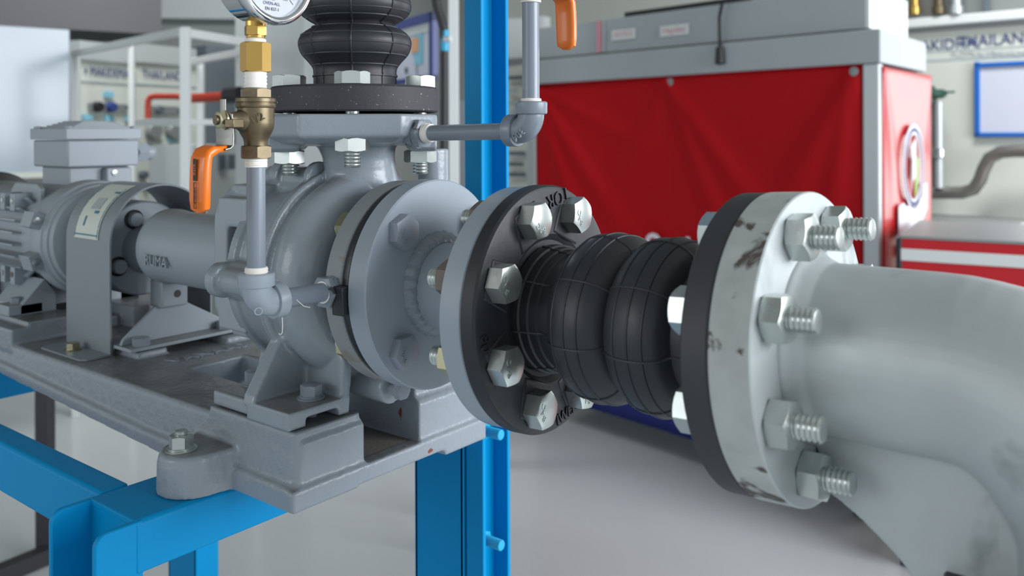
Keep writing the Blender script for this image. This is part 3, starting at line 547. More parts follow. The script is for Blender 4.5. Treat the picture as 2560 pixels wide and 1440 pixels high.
mb = MB(); f_ = frame((LX, LY, 0), (0, 0, 1), (1, .1, 0)); mb.lathe([(.0062, GZ+.002), (.0068, GZ+.0035), (.0068, GZ+.006)], f_, 28); hexbody(mb, .0148, GZ+.0050, GZ+.0125, f_, True); mb.lathe([(.0072, GZ+.0115), (.0072, GZ+.0165), (.0058, GZ+.018), (.0058, GZ+.024)], f_, 28); mb.build('stem', 'brass', pg, 30)
gn = Vector((1, .10, 0)).normalized(); gc = Vector((LX, LY, GZ+.0145+.0335)); gf = frame(gc+gn*.0068+Vector((0, 0, .0018)), gn, (0, 0, 1)) @ Matrix.Diagonal((1.12, 1.12, 1.12, 1))
mb = MB(); mb.lathe([(.002, -.0125), (.029, -.0125), (.031, -.0105), (.031, .0105), (.029, .0105)], gf, 80); mb.build('case', 'chrome', pg)
mb = MB(); mb.lathe([(.0300, .007), (.0330, .0075), (.0338, .0095), (.0338, .0140), (.0322, .0160), (.0300, .0163), (.0285, .0150), (.0280, .0128), (.0280, .0090)], gf, 96); mb.build('bezel', 'chrome', pg, 60)
mb = MB(); mb.lathe([(.001, .0102), (.0283, .0102), (.0283, .0108), (.001, .0108)], gf, 64); dl = mb.build('dial', 'dial', pg)
mb = MB(); mb.lathe([(.0005, .0140), (.0281, .0140), (.0281, .0143), (.0005, .0143)], gf, 64); mb.build('lens', 'glass', pg)
def gt(x, y, r=0): return gf @ Matrix.Translation((y, -x, .0109)) @ Matrix.Rotation(math.radians(-90+r), 4, 'Z')
text('OVEN-ALL', .0032, gt(-.001, -.0195), 'inkb', dl, 'dial_lettering', .0001); text('EN 837-1', .0032, gt(-.0005, -.0232), 'ink', dl, 'dial_lettering', .0001); text('bar', .0042, gt(.0115, -.0150), 'pale', dl, 'dial_lettering', .0001); text('10', .0050, gt(.0195, -.0130, 30), 'pale', dl, 'dial_lettering', .0001); text('0', .0050, gt(-.0195, -.0115, -30), 'pale', dl, 'dial_lettering', .0001)
for k in range(0, 41):
    if k % 5 == 0:
        a = math.radians(-225+270*k/40); mb = MB(); mb.box(.0215, .0255, -.0002, .0002, .0108, .0110, gf @ Matrix.Rotation(math.pi/2+a, 4, 'Z')); mb.build('scale_mark', 'ink', dl)
mb = MB(); mb.prism([(-.0015, -.004), (.0015, -.004), (.0004, .021), (-.0004, .021)], .0118, .0122, gf @ Matrix.Rotation(math.radians(40), 4, 'Z')); mb.lathe([(.0026, .0108), (.0024, .0128), (.0005, .0129)], gf, 20); mb.build('pointer', 'ink', pg)
mb = MB(); mb.lathe([(.0005, .0109), (.0042, .0109), (.0042, .0110), (.0005, .0110)], gf @ Matrix.Translation((-.0130, 0, 0)), 20); mb.build('dial_emblem', 'inkb', dl)
# right-hand tapping on the discharge flange
hy = thing('hex_bush', 'paint-streaked hex bush in the rim of the discharge flange', 'fitting', (VX+.084, 0, .137))
mb = MB(); f_ = frame((VX+.0815, 0, .1375), (1, 0, .006)); hexbody(mb, .0245, .002, .012, f_, True); mb.lathe([(.014, -.004), (.0135, .004)], f_, 24); mb.build('hexagon', hexm, hy, 30)
nipple('pipe_nipple', 'grey horizontal pipe from the discharge flange bush to the right-hand elbow', (VX+.0905, 0, .1376), (-.033, 0, .1392), .0070, tapes=((.01, .10), (.90, .985)))
pipe_elbow('pipe_elbow', 'grey elbow under the right-hand riser, marked 304', (-.0165, 0, .1396), (-1, 0, 0), (0, 0, 1), .0108, 'pipe', mark='304', mx=frame((-.0215, -.0106, .1365), (0, -1, 0), (-.70, 0, -.55)))
nipple('riser_pipe', 'right-hand vertical grey riser pipe before the red banner', (-.0165, 0, .158), (-.0165, 0, .2485), .0070, tapes=((.035, .085), (.945, .99)))
v2 = ball_valve((-.0165, 0, .2465), True, 'with hanging orange grip on the right-hand riser', 0)
nipple('taped_nipple', 'white taped nipple on top of the right-hand valve above the frame', (-.0165, 0, .298), (-.0165, 0, .36), .0068, tapes=((.05, .3),))
# ------------------------------------------------------------------ coupling, guard, bearing support
cp = thing('shaft_coupling', 'grey flange coupling with rubber bushed pins under the guard', 'coupling', (-.65, 0, -.058))
cx = frame((.015, .001, -.003), (1, 0, 0), (0, 0, 1))
mb = MB(); mb.lathe([(.012, -.665), (.055, -.665), (.058, -.663), (.058, -.634), (.056, -.632), (.030, -.632), (.029, -.592), (.012, -.592)], cx, 64); mb.build('pump_half', 'motor', cp)
mb = MB(); mb.lathe([(.012, -.72), (.03, -.72), (.03, -.692), (.058, -.692), (.058, -.668), (.012, -.668)], cx, 64); mb.build('motor_half', 'motor', cp)
for a in (112, 208, 300, 30):
    a = math.radians(a); p = (-.617, .001+.0395*math.cos(a), -.003+.0395*math.sin(a))
    mb = MB(); mb.lathe([(.0118, -.002), (.0118, .002), (.0105, .0028), (.0098, .001)], frame(p, (1, 0, 0)), 24); mb.build('bush', 'black', cp); mb = MB(); mb.lathe([(.0088, 0), (.0088, .007), (.0078, .0085), (.001, .0088)], frame(p, (1, 0, 0)), 24); mb.build('pin', 'motor', cp)
gd = thing('coupling_guard', 'arched grey sheet steel coupling guard with a sticker on its shoulder', 'guard', (-.64, -.05, -.1175))
GX0, GX1, GR, GCZ = -.680, -.574, .066, .012
def garch(r, n=24): return [(-r, -.1155)]+[(-r, -.06)]+[(r*math.cos(math.pi-math.pi*k/n), GCZ+r*math.sin(math.pi-math.pi*k/n)) for k in range(n+1)]+[(r, -.06), (r, -.1155)]
o_ = garch(GR); i_ = garch(GR-.0022); mb = MB(); mxg = Matrix(((0, 0, 1, 0), (1, 0, 0, 0), (0, 1, 0, 0), (0, 0, 0, 1)))
n = len(o_); vs = [(GX0, y, z) for y, z in o_]+[(GX0, y, z) for y, z in i_]+[(GX1, y, z) for y, z in o_]+[(GX1, y, z) for y, z in i_]; fs = []
for k in range(n-1): fs += [(k, k+1, 2*n+k+1, 2*n+k), (n+k, 3*n+k, 3*n+k+1, n+k+1), (k, n+k, n+k+1, k+1), (2*n+k, 2*n+k+1, 3*n+k+1, 3*n+k)]
for k in (0, n-1): fs.append((k, 2*n+k, 3*n+k, n+k))
mb.add(vs, fs); mb.build('arch', 'sheet', gd)
for s in (-1, 1):
    y0, y1 = (-.0985, -.064) if s < 0 else (.064, .0985)
    mb = MB(); mb.prism([(x, y) for x, y in ((GX0, -s*.0+s*.064), (GX1, s*.064), (GX1, s*.093), (GX1-.006, s*.0985), (GX0+.006, s*.0985), (GX0, s*.093))], -.1172, -.1150); mb.build('foot_tab', 'sheet', gd)
n = 12; sv = []; a0, a1 = math.radians(178), math.radians(108); rr = GR+.0006
mb = MB(); secs = []
for k in range(n+1):
    a = a0+(a1-a0)*k/n; y, z = math.cos(a), math.sin(a); secs.append([(GX0+.022, y*rr, GCZ+z*rr), (GX1-.026, y*rr, GCZ+z*rr), (GX1-.026, y*(rr+.0004), GCZ+z*(rr+.0004)), (GX0+.022, y*(rr+.0004), GCZ+z*(rr+.0004))])
mb.loft(secs); stk = mb.build('sticker', 'label', gd, label='cream printed sticker')
def stick(x, a, w, h, m, nm, tx=None):
    a = math.radians(a); f_ = frame((x, math.cos(a)*(rr+.0006), GCZ+math.sin(a)*(rr+.0006)), (0, math.cos(a), math.sin(a)), (1, 0, 0))
    if tx: f_ = f_; k = text(tx, h, f_, m, stk, nm, .0001); return k
    mb = MB(); mb.box(-w/2, w/2, -h/2, h/2, 0, .0004, f_); return mb.build(nm, m, stk)
stick((GX0+GX1)/2-.002, 174, .052, .0016, 'inkt', 'sticker_line'); stick(GX0+.042, 160, .003, .012, 'inkt', 'sticker_mark'); stick(GX1-.045, 150, .010, .0035, 'inkt', 'sticker_mark'); stick(GX1-.035, 124, .012, .003, 'inkt', 'sticker_mark'); stick((GX0+GX1)/2, 140, .02, .016, 'pale', 'sticker_diagram')
for x in (GX0+.024, GX1-.028):
    for a in range(172, 112, -10): stick(x, a, .0006, .011, 'inkt', 'sticker_line')
bolt('yellow zinc screw holding the guard foot to the baseplate', (-.632, -.0805, -.1150), (0, 0, 1), .0135, .0068, .0085, .004, 0, .004, 'zincy', washer=.0016, name='guard_screw', cat='bolt')
bs = thing('bearing_support', 'grey triangular steel support foot under the bearing housing', 'support', (-.55, .01, -.1095))
mb = MB(); mb.prism([(-.060, -.1045), (-.057, -.098), (-.018, -.066), (.022, -.066), (.078, -.098), (.081, -.1045)], -.566, -.5605, mxg); mb.build('gusset', 'motor', bs, bevel=.0006)
mb = MB(); mb.box(-.592, -.535, -.062, .083, -.1085, -.1045); mb.build('foot_plate', 'motor', bs, bevel=.0006)
mb = MB(); mb.box(-.580, -.553, -.014, .020, -.068, -.036); mb.build('saddle_block', 'motor', bs, bevel=.002); mb = MB(); mb.cyl((-.5545, .006, -.053), (-.5525, .006, -.053), .0045, 16); mb.build('tapped_hole', 'black', bs)
for nm, x, y in (('near', -.5475, -.043), ('far', -.549, .068)): bolt('grey hex bolt at the %s end of the bearing support foot' % nm, (x, y, -.1045), (0, 0, 1), .0175, .009, .01, .005, 0, .004, 'bolt', roll=.3, group='bearing support bolts')
# ------------------------------------------------------------------ motor
mo = thing('electric_motor', 'grey finned electric motor with a terminal box on top', 'motor', (-.87, 0, -.09))
mxm = frame((.034, 0, .002), (1, 0, 0), (0, 0, 1))
mb = MB(); mb.lathe([(.014, -.735), (.036, -.735), (.040, -.742), (.055, -.746), (.066, -.750), (.0675, -.756), (.0705, -.757), (.0715, -.764), (.0745, -.766), (.0755, -.772), (.0755, -.792), (.074, -.796), (.030, -.796)], mxm, 72)
for a in (197, 163+180, 20, 160): 
    a = math.radians(a); y, z = math.cos(a), math.sin(a); q = frame((-.741, y*.078, .002+z*.078), (1, 0, 0), (0, y, z)); mb.box(-.012, .010, -.010, .010, -.022, .006, q)
mb.build('end_shield', 'motor', mo, bevel=.0008)
for a in (197, 343, 20, 160):
    a = math.radians(a); y, z = math.cos(a), math.sin(a); mb = MB(); mb.lathe([(.0045, 0), (.0045, .003), (.001, .0034)], frame((-.735, y*.082, .002+z*.082), (1, 0, 0)), 16); mb.build('screw', 'zinc', mo)
mb = MB(); mb.lathe([(.03, -1.10), (.066, -1.10), (.066, -.796), (.03, -.796)], mxm, 64); sf = mb.build('stator_frame', 'motor', mo)
for k in range(30):
    a = math.radians(12*k+6)
    if math.sin(a) > .80: continue
    big = abs(math.cos(a)) > .1; h = .0775 if math.sin(a) > -.75 else .072
    y, z = math.cos(a), math.sin(a); mb = MB(); q = frame((0, 0, .002), (0, y, z), (1, 0, 0)); mb.box(-1.09, -.806, -.0013, .0013, .064, h, q); mb.build('cooling_fin', 'motor', sf)
mb = MB(); mb.lathe([(.02, -1.2), (.074, -1.2), (.079, -1.19), (.079, -1.095), (.077, -1.09), (.07, -1.09)], mxm, 64); mb.build('fan_cowl', 'black', mo)
# clamp pads with screws on the near side, plate behind
for z0, cols in ((.050, ('tape', 'tape')), (-.047, ('motor', 'rust'))):
    for k, x in enumerate((-.8555, -.8255)):
        mb = MB(); mb.box(x-.0065, x+.0065, -.069, -.045, z0-.013, z0+.010); mb.build('clamp_pad', 'motor', mo, bevel=.0008)
        mb = MB(); mb.lathe([(.0035, 0), (.0035, .0012), (.001, .0016)], frame((x, -.069, z0), (0, -1, 0)), 12); mb.build('screw', 'zinc' if z0 > 0 else cols[k], mo)
mb = MB(); mb.prism([(-.885, .046), (-.795, .046), (-.795, .066), (-.806, .072), (-.872, .072), (-.885, .062)], -.046, -.040, Matrix(((1, 0, 0, 0), (0, 0, 1, 0), (0, 1, 0, 0), (0, 0, 0, 1)))); mb.build('shield_plate', 'motor', mo, bevel=.001)
mb = MB()
for x0, x1 in ((-.852, -.775), (-1.05, -.96)):
    for s in (-1, 1):
        mb.loft([[(x, s*.035, -.070), (x, s*.050, -.050), (x, s*.080, -.082), (x, s*.080, -.095), (x, s*.035, -.095)] for x in (x0, x1-.0)])
        mb.box(x1-.034, x1, min(s*.052, s*.094), max(s*.052, s*.094), -.0925, -.0795)
mb.box(-1.0, -.80, -.03, .03, -.09, -.06); mb.build('feet', 'motor', mo, bevel=.001)
for y, nm in ((-.077, 'near'), (.077, 'far')): bolt('grey bolt on the %s front foot of the motor' % nm, (-.792, y, -.0795), (0, 0, 1), .014, .0075, .009, .004, 0, .004, 'bolt', roll=.4, group='motor foot bolts')
TX0, TX1, TY0, TY1 = -.905, -.80, -.008, .094
mb = MB(); mb.box(-.895, -.812, .000, .084, .058, .0925); mb.loft([[(-.812, .0, .062), (-.806, .004, .092), (-.806, .040, .092), (-.806, .040, .078)], [(-.80, .0, .062), (-.80, .004, .091), (-.80, .040, .091), (-.80, .040, .078)]]) if False else None; mb.box(-.815, -.797, .045, .082, .066, .0905); mb.build('box_pedestal', 'motor', mo, bevel=.002)
mb = MB(); mb.lathe([(.0045, 0), (.0045, .002), (.001, .003)], frame((-.797, .056, .0835), (1, 0, 0)), 16); mb.build('screw', 'zinc', mo)
mb = MB(); mb.box(TX0, TX1, TY0, TY1, .0925, .1300); tbx = mb.build('terminal_box', 'motor', mo, bevel=.0025)
mb = MB(); mb.box(TX0-.0028, TX1+.0024, TY0-.0030, TY1+.0028, .1310, .1462); sx = [(.0, 0), (.012, .003), (.020, .0055), (.028, .008), (.036, .0105), (.043, .0125)]
for k, (e, h) in enumerate(sx): mb.box(TX0+e*.5, TX1-e*.5, TY0+e*.75-.001, TY1-e*.75+.001, .140, .1462+h*.86)
mb.build('box_lid', 'motor', tbx, bevel=.001)
for x in (TX0+.006, TX1-.006):
    for y in (TY0+.004, TY1-.005): mb = MB(); mb.lathe([(.005, 0), (.005, .003), (.001, .0036)], frame((x, y, .1462), (0, 0, 1)), 16); mb.build('lid_screw', 'motor', tbx)
mb = MB(); gq = frame((-.822, TY1, .111), (0, 1, 0)); mb.lathe([(.0105, -.002), (.0105, .006)], gq, 24); hexbody(mb, .0255, .005, .022, gq, True); mb.lathe([(.0115, .020), (.0115, .030), (.009, .034), (.002, .034)], gq, 24); mb.build('cable_gland', 'motor', tbx, 30)
# ------------------------------------------------------------------ background: red bannered cabinet
MC = ground(2190, 2.45); FL = (CR*-.664+CF*.748); FL.z = 0; FL.normalize(); SD = (CR*.613+CF*.79); SD.z = 0; SD.normalize()
mc = thing('bannered_test_cabinet', 'large grey test cabinet hung with a red vinyl banner behind the pump', 'cabinet', (MC+FL*.7+Vector((0, 0, ZF))))
MW, MD = 1.385, .565
def mbox(name, m, t0, t1, s0, s1, z0, z1, parent=None, bevel=.004, label=None):
    q = [MC+FL*t0+SD*s0, MC+FL*t1+SD*s0, MC+FL*t1+SD*s1, MC+FL*t0+SD*s1]
    vs = [(p.x, p.y, z0) for p in q]+[(p.x, p.y, z1) for p in q]; mb = MB()
    mb.add(vs, [(0, 3, 2, 1), (4, 5, 6, 7), (0, 1, 5, 4), (1, 2, 6, 5), (2, 3, 7, 6), (3, 0, 4, 7)]); return mb.build(name, m, parent or mc, bevel=bevel, smooth=0, label=label)
mbox('carcass', 'machgrey', .02, MW, .02, MD, ZF+.10, .335); mbox('ledge', 'machgrey', -.02, MW+.02, -.025, .49, .325, .418)
mbox('top_housing', 'machgrey', .028, MW, .0, .41, .425, .545, bevel=.003); mbox('top_housing_end', 'white', .018, .030, .0, .41, .425, .545, bevel=.001); mbox('joint_strip', 'darkp', .05, MW, .01, .40, .415, .428)
mbox('corner_post', 'aluminium', -.012, .034, -.014, .030, ZF+.10, .325); mbox('corner_post', 'aluminium', MW-.02, MW+.028, -.014, .03, ZF+.10, .325)
for t in (.06, MW-.05): mbox('leg', 'blackst', t-.02, t+.02, .03, .07, ZF+.002, ZF+.11)
def banner(name, m, o, u, w, z0, z1, folds, off, label, nx=70, nz=60):
    nrm = Vector((u.y, -u.x, 0)); nrm = nrm if nrm.dot(CAM-o) > 0 else -nrm; vs = []; fs = []
    for j in range(nz+1):
        for i in range(nx+1):
            a, b_ = i/nx, j/nz; p = o+u*(w*a)+nrm*(off+folds(a, b_)); vs.append((p.x, p.y, z0+(z1-z0)*b_))
    for j in range(nz):
        for i in range(nx): k = j*(nx+1)+i; fs.append((k, k+1, k+nx+2, k+nx+1))
    mb = MB(); mb.add(vs, fs); b = mb.build(name, m, mc, 60, label=label); s = b.modifiers.new('thick', 'SOLIDIFY'); s.thickness = .002; return b, nrm
def ridge(a, b_, x0, y0, x1, y1, w, h):
    dx, dy = x1-x0, y1-y0; L = dx*dx+dy*dy; t = max(0, min(1, ((a-x0)*dx+(b_-y0)*dy)/L)); d = math.hypot(a-x0-t*dx, b_-y0-t*dy); return h*math.exp(-(d/(w*(.35+t)))**2)*math.sin(math.pi*min(1, .15+t*.85))
def ffold(a, b_):      # a: 0 at right corner .. 1 at left end
    z = 0
    for x0, y0, x1, y1, w, h in ((1, .98, .62, .35, .035, .014), (1, .95, .78, .3, .03, .012), (1, .99, .55, .72, .03, .008), (.52, .99, .18, .42, .035, .014), (.52, .99, .30, .30, .03, .010), (.02, .97, .22, .45, .05, .014), (.02, .95, .10, .3, .03, .012), (.52, .98, .7, .5, .05, .006)): z += ridge(a, b_, x0, y0, x1, y1, w, h)
    return z
bn, bnrm = banner('front_banner', 'red', MC+FL*.035, FL, MW-.06, -.60, .325, ffold, .006, 'red vinyl banner with white lettering')
b2, _ = banner('banner_foot_strip', 'bluep', MC+FL*.035, FL, MW-.06, -.875, -.598, lambda a, b_: .003*math.sin(a*9), .006, 'dark blue lower strip of the banner', 30, 6)
def bface(t, z, off=.03): return frame(MC+FL*t+bnrm*off+Vector((0, 0, z)), bnrm, -FL)
text('n8.d', .165, bface(.745, -.268), 'whitep', bn, 'banner_lettering', .001)
text('ETM', .085, bface(.70, -.765, .016), 'whitep', b2, 'banner_lettering', .001)
for t in (.055, .70, 1.36): mb = MB(); mb.lathe([(.006, 0), (.013, .001), (.013, .004), (.004, .005)], bface(t, .305, .014), 16); mb.build('eyelet', 'grm', mc)
mb = MB(); mb.lathe([(.006, 0), (.013, .001), (.013, .004), (.004, .005)], bface(.05, -.36, .016), 16); mb.build('eyelet', 'grm', mc)
b3, snrm = banner('side_banner', 'redside', MC+SD*.015, SD, MD-.005, -.60, .318, lambda a, b_: ridge(a, b_, .02, .99, .25, .5, .08, .008)+ridge(a, b_, .98, .98, .7, .7, .1, .006), .012, 'red side banner catching light from an assumed window', 30, 40)
def sface(s, z, off=.024): return frame(MC+SD*s+snrm*off+Vector((0, 0, z)), snrm, SD)
sl = sface(.306, .030)
mb = MB(); mb.lathe([(.090, 0), (.118, 0), (.118, .002), (.090, .002)], sl @ Matrix.Diagonal((1.04, 1.09, 1, 1)), 48, ring=True); mb.build('emblem_ring', 'whitep', mc)
mb = MB(); mb.lathe([(.098, .002), (.108, .002), (.108, .003), (.098, .003)], sl @ Matrix.Diagonal((1.04, 1.09, 1, 1)), 48, ring=True); mb.build('emblem_ring', 'inkb', mc)
mb = MB(); mb.prism([(-.035, .06), (.02, .085), (.02, -.03), (-.02, -.045), (-.02, .02)], 0, .002, sl); mb.build('emblem_figure', 'whitep', mc); mb = MB(); mb.prism([(.03, .03), (.055, .02), (.035, -.075), (.01, -.095), (.015, -.03)], 0, .002, sl); mb.build('emblem_leaf', 'greenp', mc)
mb = MB(); mb.prism([(-.17, -.055), (-.17, .035), (-.12, .045), (-.08, .03), (.11, .045), (.115, .085), (.165, .09), (.165, .01), (.12, -.02), (-.15, -.06)], 0, .002, sface(.300, -.115)); mb.build('side_lettering', 'whitep', b3); mb = MB(); mb.prism([(-.14, -.03), (.12, .0), (.12, .03), (-.14, .005)], 0, .002, sface(.30, -.200)); mb.build('side_lettering', 'whitep', b3)
tfr = lambda t, z: frame(MC+FL*t+bnrm*.004+Vector((0, 0, z)), bnrm, -FL)
mb = MB(); mb.box(-.011, .011, -.058, .058, 0, .003, tfr(1.03, .485)); mb.build('red_stripe', 'pinkp', mc); mb = MB(); mb.box(-.006, .006, -.058, .058, 0, .003, tfr(1.008, .485)); mb.build('white_stripe', 'pale', mc)
mb = MB(); mb.box(-.055, .055, -.018, .018, 0, .002, tfr(.915, .483)); mb.build('notice_label', 'white', mc); text('NOTICE', .024, tfr(.915, .483) @ Matrix.Translation((0, 0, .0025)), 'pinkp', mc, 'notice_lettering', .0003)
mb = MB(); mb.box(-.06, .06, -.018, .018, 0, .002, tfr(.69, .478)); mb.build('maker_label', 'white', mc); text('Hayden', .030, tfr(.69, .478) @ Matrix.Translation((0, 0, .0025)), 'pinkp', mc, 'maker_lettering', .0003)
cb = thing('power_cable', 'black cable hanging over the front of the grey cabinet top', 'cable', MC+FL*.47+Vector((0, 0, .35)))
pts = [(.40, .55, .02), (.45, .556, .03), (.475, .54, .04), (.49, .50, .034), (.492, .44, .03), (.488, .40, .034)]
mb = MB(); pp = [MC+FL*t+bnrm*o_+Vector((0, 0, z)) for t, z, o_ in pts]; mb.tube([pp[0].lerp(pp[1], k/3) for k in range(3)]+[pp[i].lerp(pp[i+1], k/4) for i in range(1, 5) for k in range(4)]+[pp[-1]], .0055, 8); mb.build('lead', 'black', cb)
mb = MB(); p = pp[-1]; mb.cyl(p+Vector((0, 0, .005)), p-Vector((0, 0, .05)), .013, 12, .016, .003); mb.build('plug', 'black', cb)
hd = thing('equipment_cover', 'black cover lying on the grey cabinet top, left part, at the top edge', 'cover', MC+FL*.75+SD*.15+Vector((0, 0, .546)))
q = [MC+FL*.42+SD*.05, MC+FL*.95+SD*.05, MC+FL*.95+SD*.4, MC+FL*.42+SD*.4]; mb = MB(); mb.loft([[(p.x, p.y, .546) for p in q], [(p.x, p.y, .57) for p in q]]); mb.build('panel', 'black', hd, bevel=.004)
# lower red cabinet at the right
rb = thing('red_tool_cabinet', 'low red cabinet with a white stripe behind the silver elbow', 'cabinet', ground(2500, 2.0)+Vector((0, 0, ZF)))
def rslab(name, m, z0, z1, off, th, parent, px0=2246, px1=2980, d0=2.22, d1=1.92):
    mb = slab(px0, d0-off, px1, d1-off, z0, z1, th); return mb.build(name, m, parent, bevel=.002, smooth=0)
rslab('body', 'redbox', ZF+.05, -.128, 0, .45, rb); rslab('white_stripe', 'white', -.185, -.155, .004, .01, rb); rslab('top_edge', 'grm', -.130, -.1225, .004, .45, rb); rslab('side_trim', 'blackst', ZF+.06, -.13, .003, .05, rb, 2238, 2250, 2.225, 2.215); rslab('plinth', 'blackst', ZF, ZF+.06, -.02, .4, rb)
a = ground(2246, 2.22); b = ground(2980, 1.92); u = (b-a).normalized(); nn = Vector((u.y, -u.x, 0)); nn = nn if nn.dot(CAM-a) > 0 else -nn
ring = frame(ground(2572, 2.085)+nn*.006+Vector((0, 0, -.29)), nn, u); mb = MB(); mb.lathe([(.060, 0), (.098, 0), (.098, .002), (.060, .002)], ring, 40, ring=True); mb.build('emblem_ring', 'whitep', rb); mb = MB(); mb.lathe([(.070, .002), (.088, .002), (.088, .003), (.070, .003)], ring, 40, ring=True); mb.build('emblem_ring', 'bluep', rb)
# ------------------------------------------------------------------ right-hand training wall
def onwall(px, d, off=0):
    return ground(px, d)
WA, WB = ground(2300, 3.75), ground(2700, 3.35); WU = (WB-WA).normalized(); WN = Vector((WU.y, -WU.x, 0)); WN = WN if WN.dot(CAM-WA) > 0 else -WN
def wallp(px):      # point on the training wall plane seen at column px
    r = at(px, PY, 1)-CAM; r.z = 0; c = Vector((CAM.x, CAM.y, 0)); t = (WA-c).dot(WN)/r.dot(WN); return c+r*t, t
def wz(px, py): return zy(py, wallp(px)[1])
def wbox(name, m, px0, px1, y0, y1, off, th, parent, bevel=.003):
    a, _ = wallp(px0); b_, _ = wallp(px1); z0 = zy(y1, wallp((px0+px1)/2)[1]); z1 = zy(y0, wallp((px0+px1)/2)[1]); q = [a+WN*off, b_+WN*off, b_+WN*(off-th), a+WN*(off-th)]
    mb = MB(); vs = [(p.x, p.y, z0) for p in q]+[(p.x, p.y, z1) for p in q]; mb.add(vs, [(0, 3, 2, 1), (4, 5, 6, 7), (0, 1, 5, 4), (1, 2, 6, 5), (2, 3, 7, 6), (3, 0, 4, 7)])
    return mb.build(name, m, parent, bevel=bevel, smooth=0)
tb = thing('training_board', 'cream training board with dark blue heading on the right', 'board', wallp(2450)[0]+Vector((0, 0, ZF)))
wbox('panel', 'cream', 2255, 2590, 75, 1400, .0, .03, tb); wbox('top_rail', 'white', 2255, 2590, 42, 66, .05, .10, tb, .006); wbox('under_rail', 'grm', 2255, 2590, 66, 76, .02, .05, tb); wbox('groove', 'pale', 2255, 2590, 148, 154, .002, .004, tb, 0); wbox('groove', 'pale', 2255, 2590, 126, 131, .002, .004, tb, 0)
for w_, px in (('MAKIDHA,', 2362), ('THAILAND', 2492)): text(w_, .062, frame(wallp(px)[0]+WN*.004+Vector((0, 0, wz(px, 116-(px-2370)*.09))), WN, WU), 'inkb', tb, 'board_lettering', .0005, sx=.95)
for w_, px in (('FLOW', 2408), ('VALVE', 2460), ('MEAS', 2512), ('ORIF', 2560)): text(w_, .030, frame(wallp(px)[0]+WN*.004+Vector((0, 0, wz(px, 140))), WN, WU), 'pale', tb, 'board_lettering', .0005)
sh = thing('upper_shelf', 'grey shelf with brass fittings above the right training board', 'shelf', wallp(2450)[0]+Vector((0, 0, wz(2450, 38))))
wbox('back', 'grm', 2255, 2590, -60, 42, -.02, .02, sh); wbox('post', 'darkp', 2462, 2476, -60, 40, .03, .03, sh)
for px in (2296, 2356, 2400):
    p, d = wallp(px); f_ = thing('brass_fitting', {2296: 'brass fitting on the upper shelf, close to the white cabinet end', 2356: 'copper coloured fitting on the upper shelf, second from the cabinet', 2400: 'pale fitting on the upper shelf, third from the cabinet'}[px], 'fitting', p+WN*.04+Vector((0, 0, wz(px, 42))))
    mb = MB(); z0 = wz(px, 42); mb.lathe([(.025, z0), (.025, z0+.03), (.018, z0+.035), (.018, z0+.09), (.028, z0+.095), (.028, z0+.14)], frame((p+WN*.04), (0, 0, 1)), 20); mb.build('body', 'brass' if px == 2296 else 'bronze' if px == 2356 else 'aluminium', f_)
fb = thing('framed_chart', 'white chart in a bright blue frame on the right training board', 'chart', wallp(2520)[0]+Vector((0, 0, wz(2520, 345))))
wbox('sheet', 'paper', 2450, 2588, 170, 338, .012, .008, fb)
wbox('frame_rail', 'bframe', 2440, 2592, 160, 171, .024, .02, fb); wbox('frame_rail', 'bframe', 2440, 2592, 336, 347, .024, .02, fb); wbox('frame_rail', 'bframe', 2440, 2453, 160, 347, .024, .02, fb)
def wpt(px, py, off): p, d = wallp(px); return p+WN*off+Vector((0, 0, wz(px, py)))
vp = thing('valve_pipework', 'grey steel pipework with a dark green handwheel on the right board', 'pipe', wpt(2355, 480, .12))
mb = MB(); mb.tube([wpt(2352, y, .13) for y in (262, 320, 380, 440, 482)], .021, 16); mb.build('riser', 'galvp', vp)
mb = MB(); mb.tube([wpt(2378, y, .15) for y in (262, 330, 400, 470)], .016, 16); mb.build('riser', 'aluminium', vp)
mb = MB(); mb.cyl(wpt(2378, 375, .15), wpt(2378, 397, .15), .026, 20, None, .004); mb.build('union', 'chrome', vp)
mb = MB(); mb.cyl(wpt(2352, 372, .13), wpt(2352, 392, .13), .028, 20, None, .004); mb.build('union', 'galvp', vp)
bend = [(2335, 482), (2380, 482), (2430, 482), (2458, 474), (2474, 452), (2484, 424), (2498, 398), (2525, 384), (2560, 381), (2640, 381)]
mb = MB(); mb.tube([wpt(x, y, .13) for x, y in bend], .025, 16); mb.build('bent_pipe', 'galvp', vp, 60)
mb = MB(); c = wpt(2356, 240, .14); mb.lathe([(.004, -.022), (.046, -.022), (.060, -.010), (.062, .004), (.052, .014), (.020, .016), (.014, .03), (.004, .03)], frame(c, (0, 0, 1)), 24); mb.cyl(c, c-Vector((0, 0, .04)), .024, 16); mb.box(.0, .09, -.008, .008, -.002, .006, frame(c, (0, 0, 1), WU)); mb.build('handwheel', 'green', vp)
ct = thing('wall_bench', 'grey bench ledge with white front edge under the right board', 'bench', wpt(2480, 560, .2)); 
wbox('top', 'grm', 2255, 2590, 543, 552, .26, .28, ct); wbox('front_edge', 'white', 2255, 2590, 552, 566, .27, .02, ct); wbox('cupboard', 'cream', 2255, 2590, 566, 1420, .24, .24, ct)
mb = MB(); mb.lathe([(.01, 0), (.10, 0), (.13, .02), (.13, .03), (.05, .075), (.01, .08)], frame(wpt(2530, 600, .45)-Vector((0, 0, .02)), (0, 0, 1)), 28); dr = tag(mb.build('grey_basin', 'darkp'), 'dark grey upturned basin on top of the low red cabinet', 'basin')
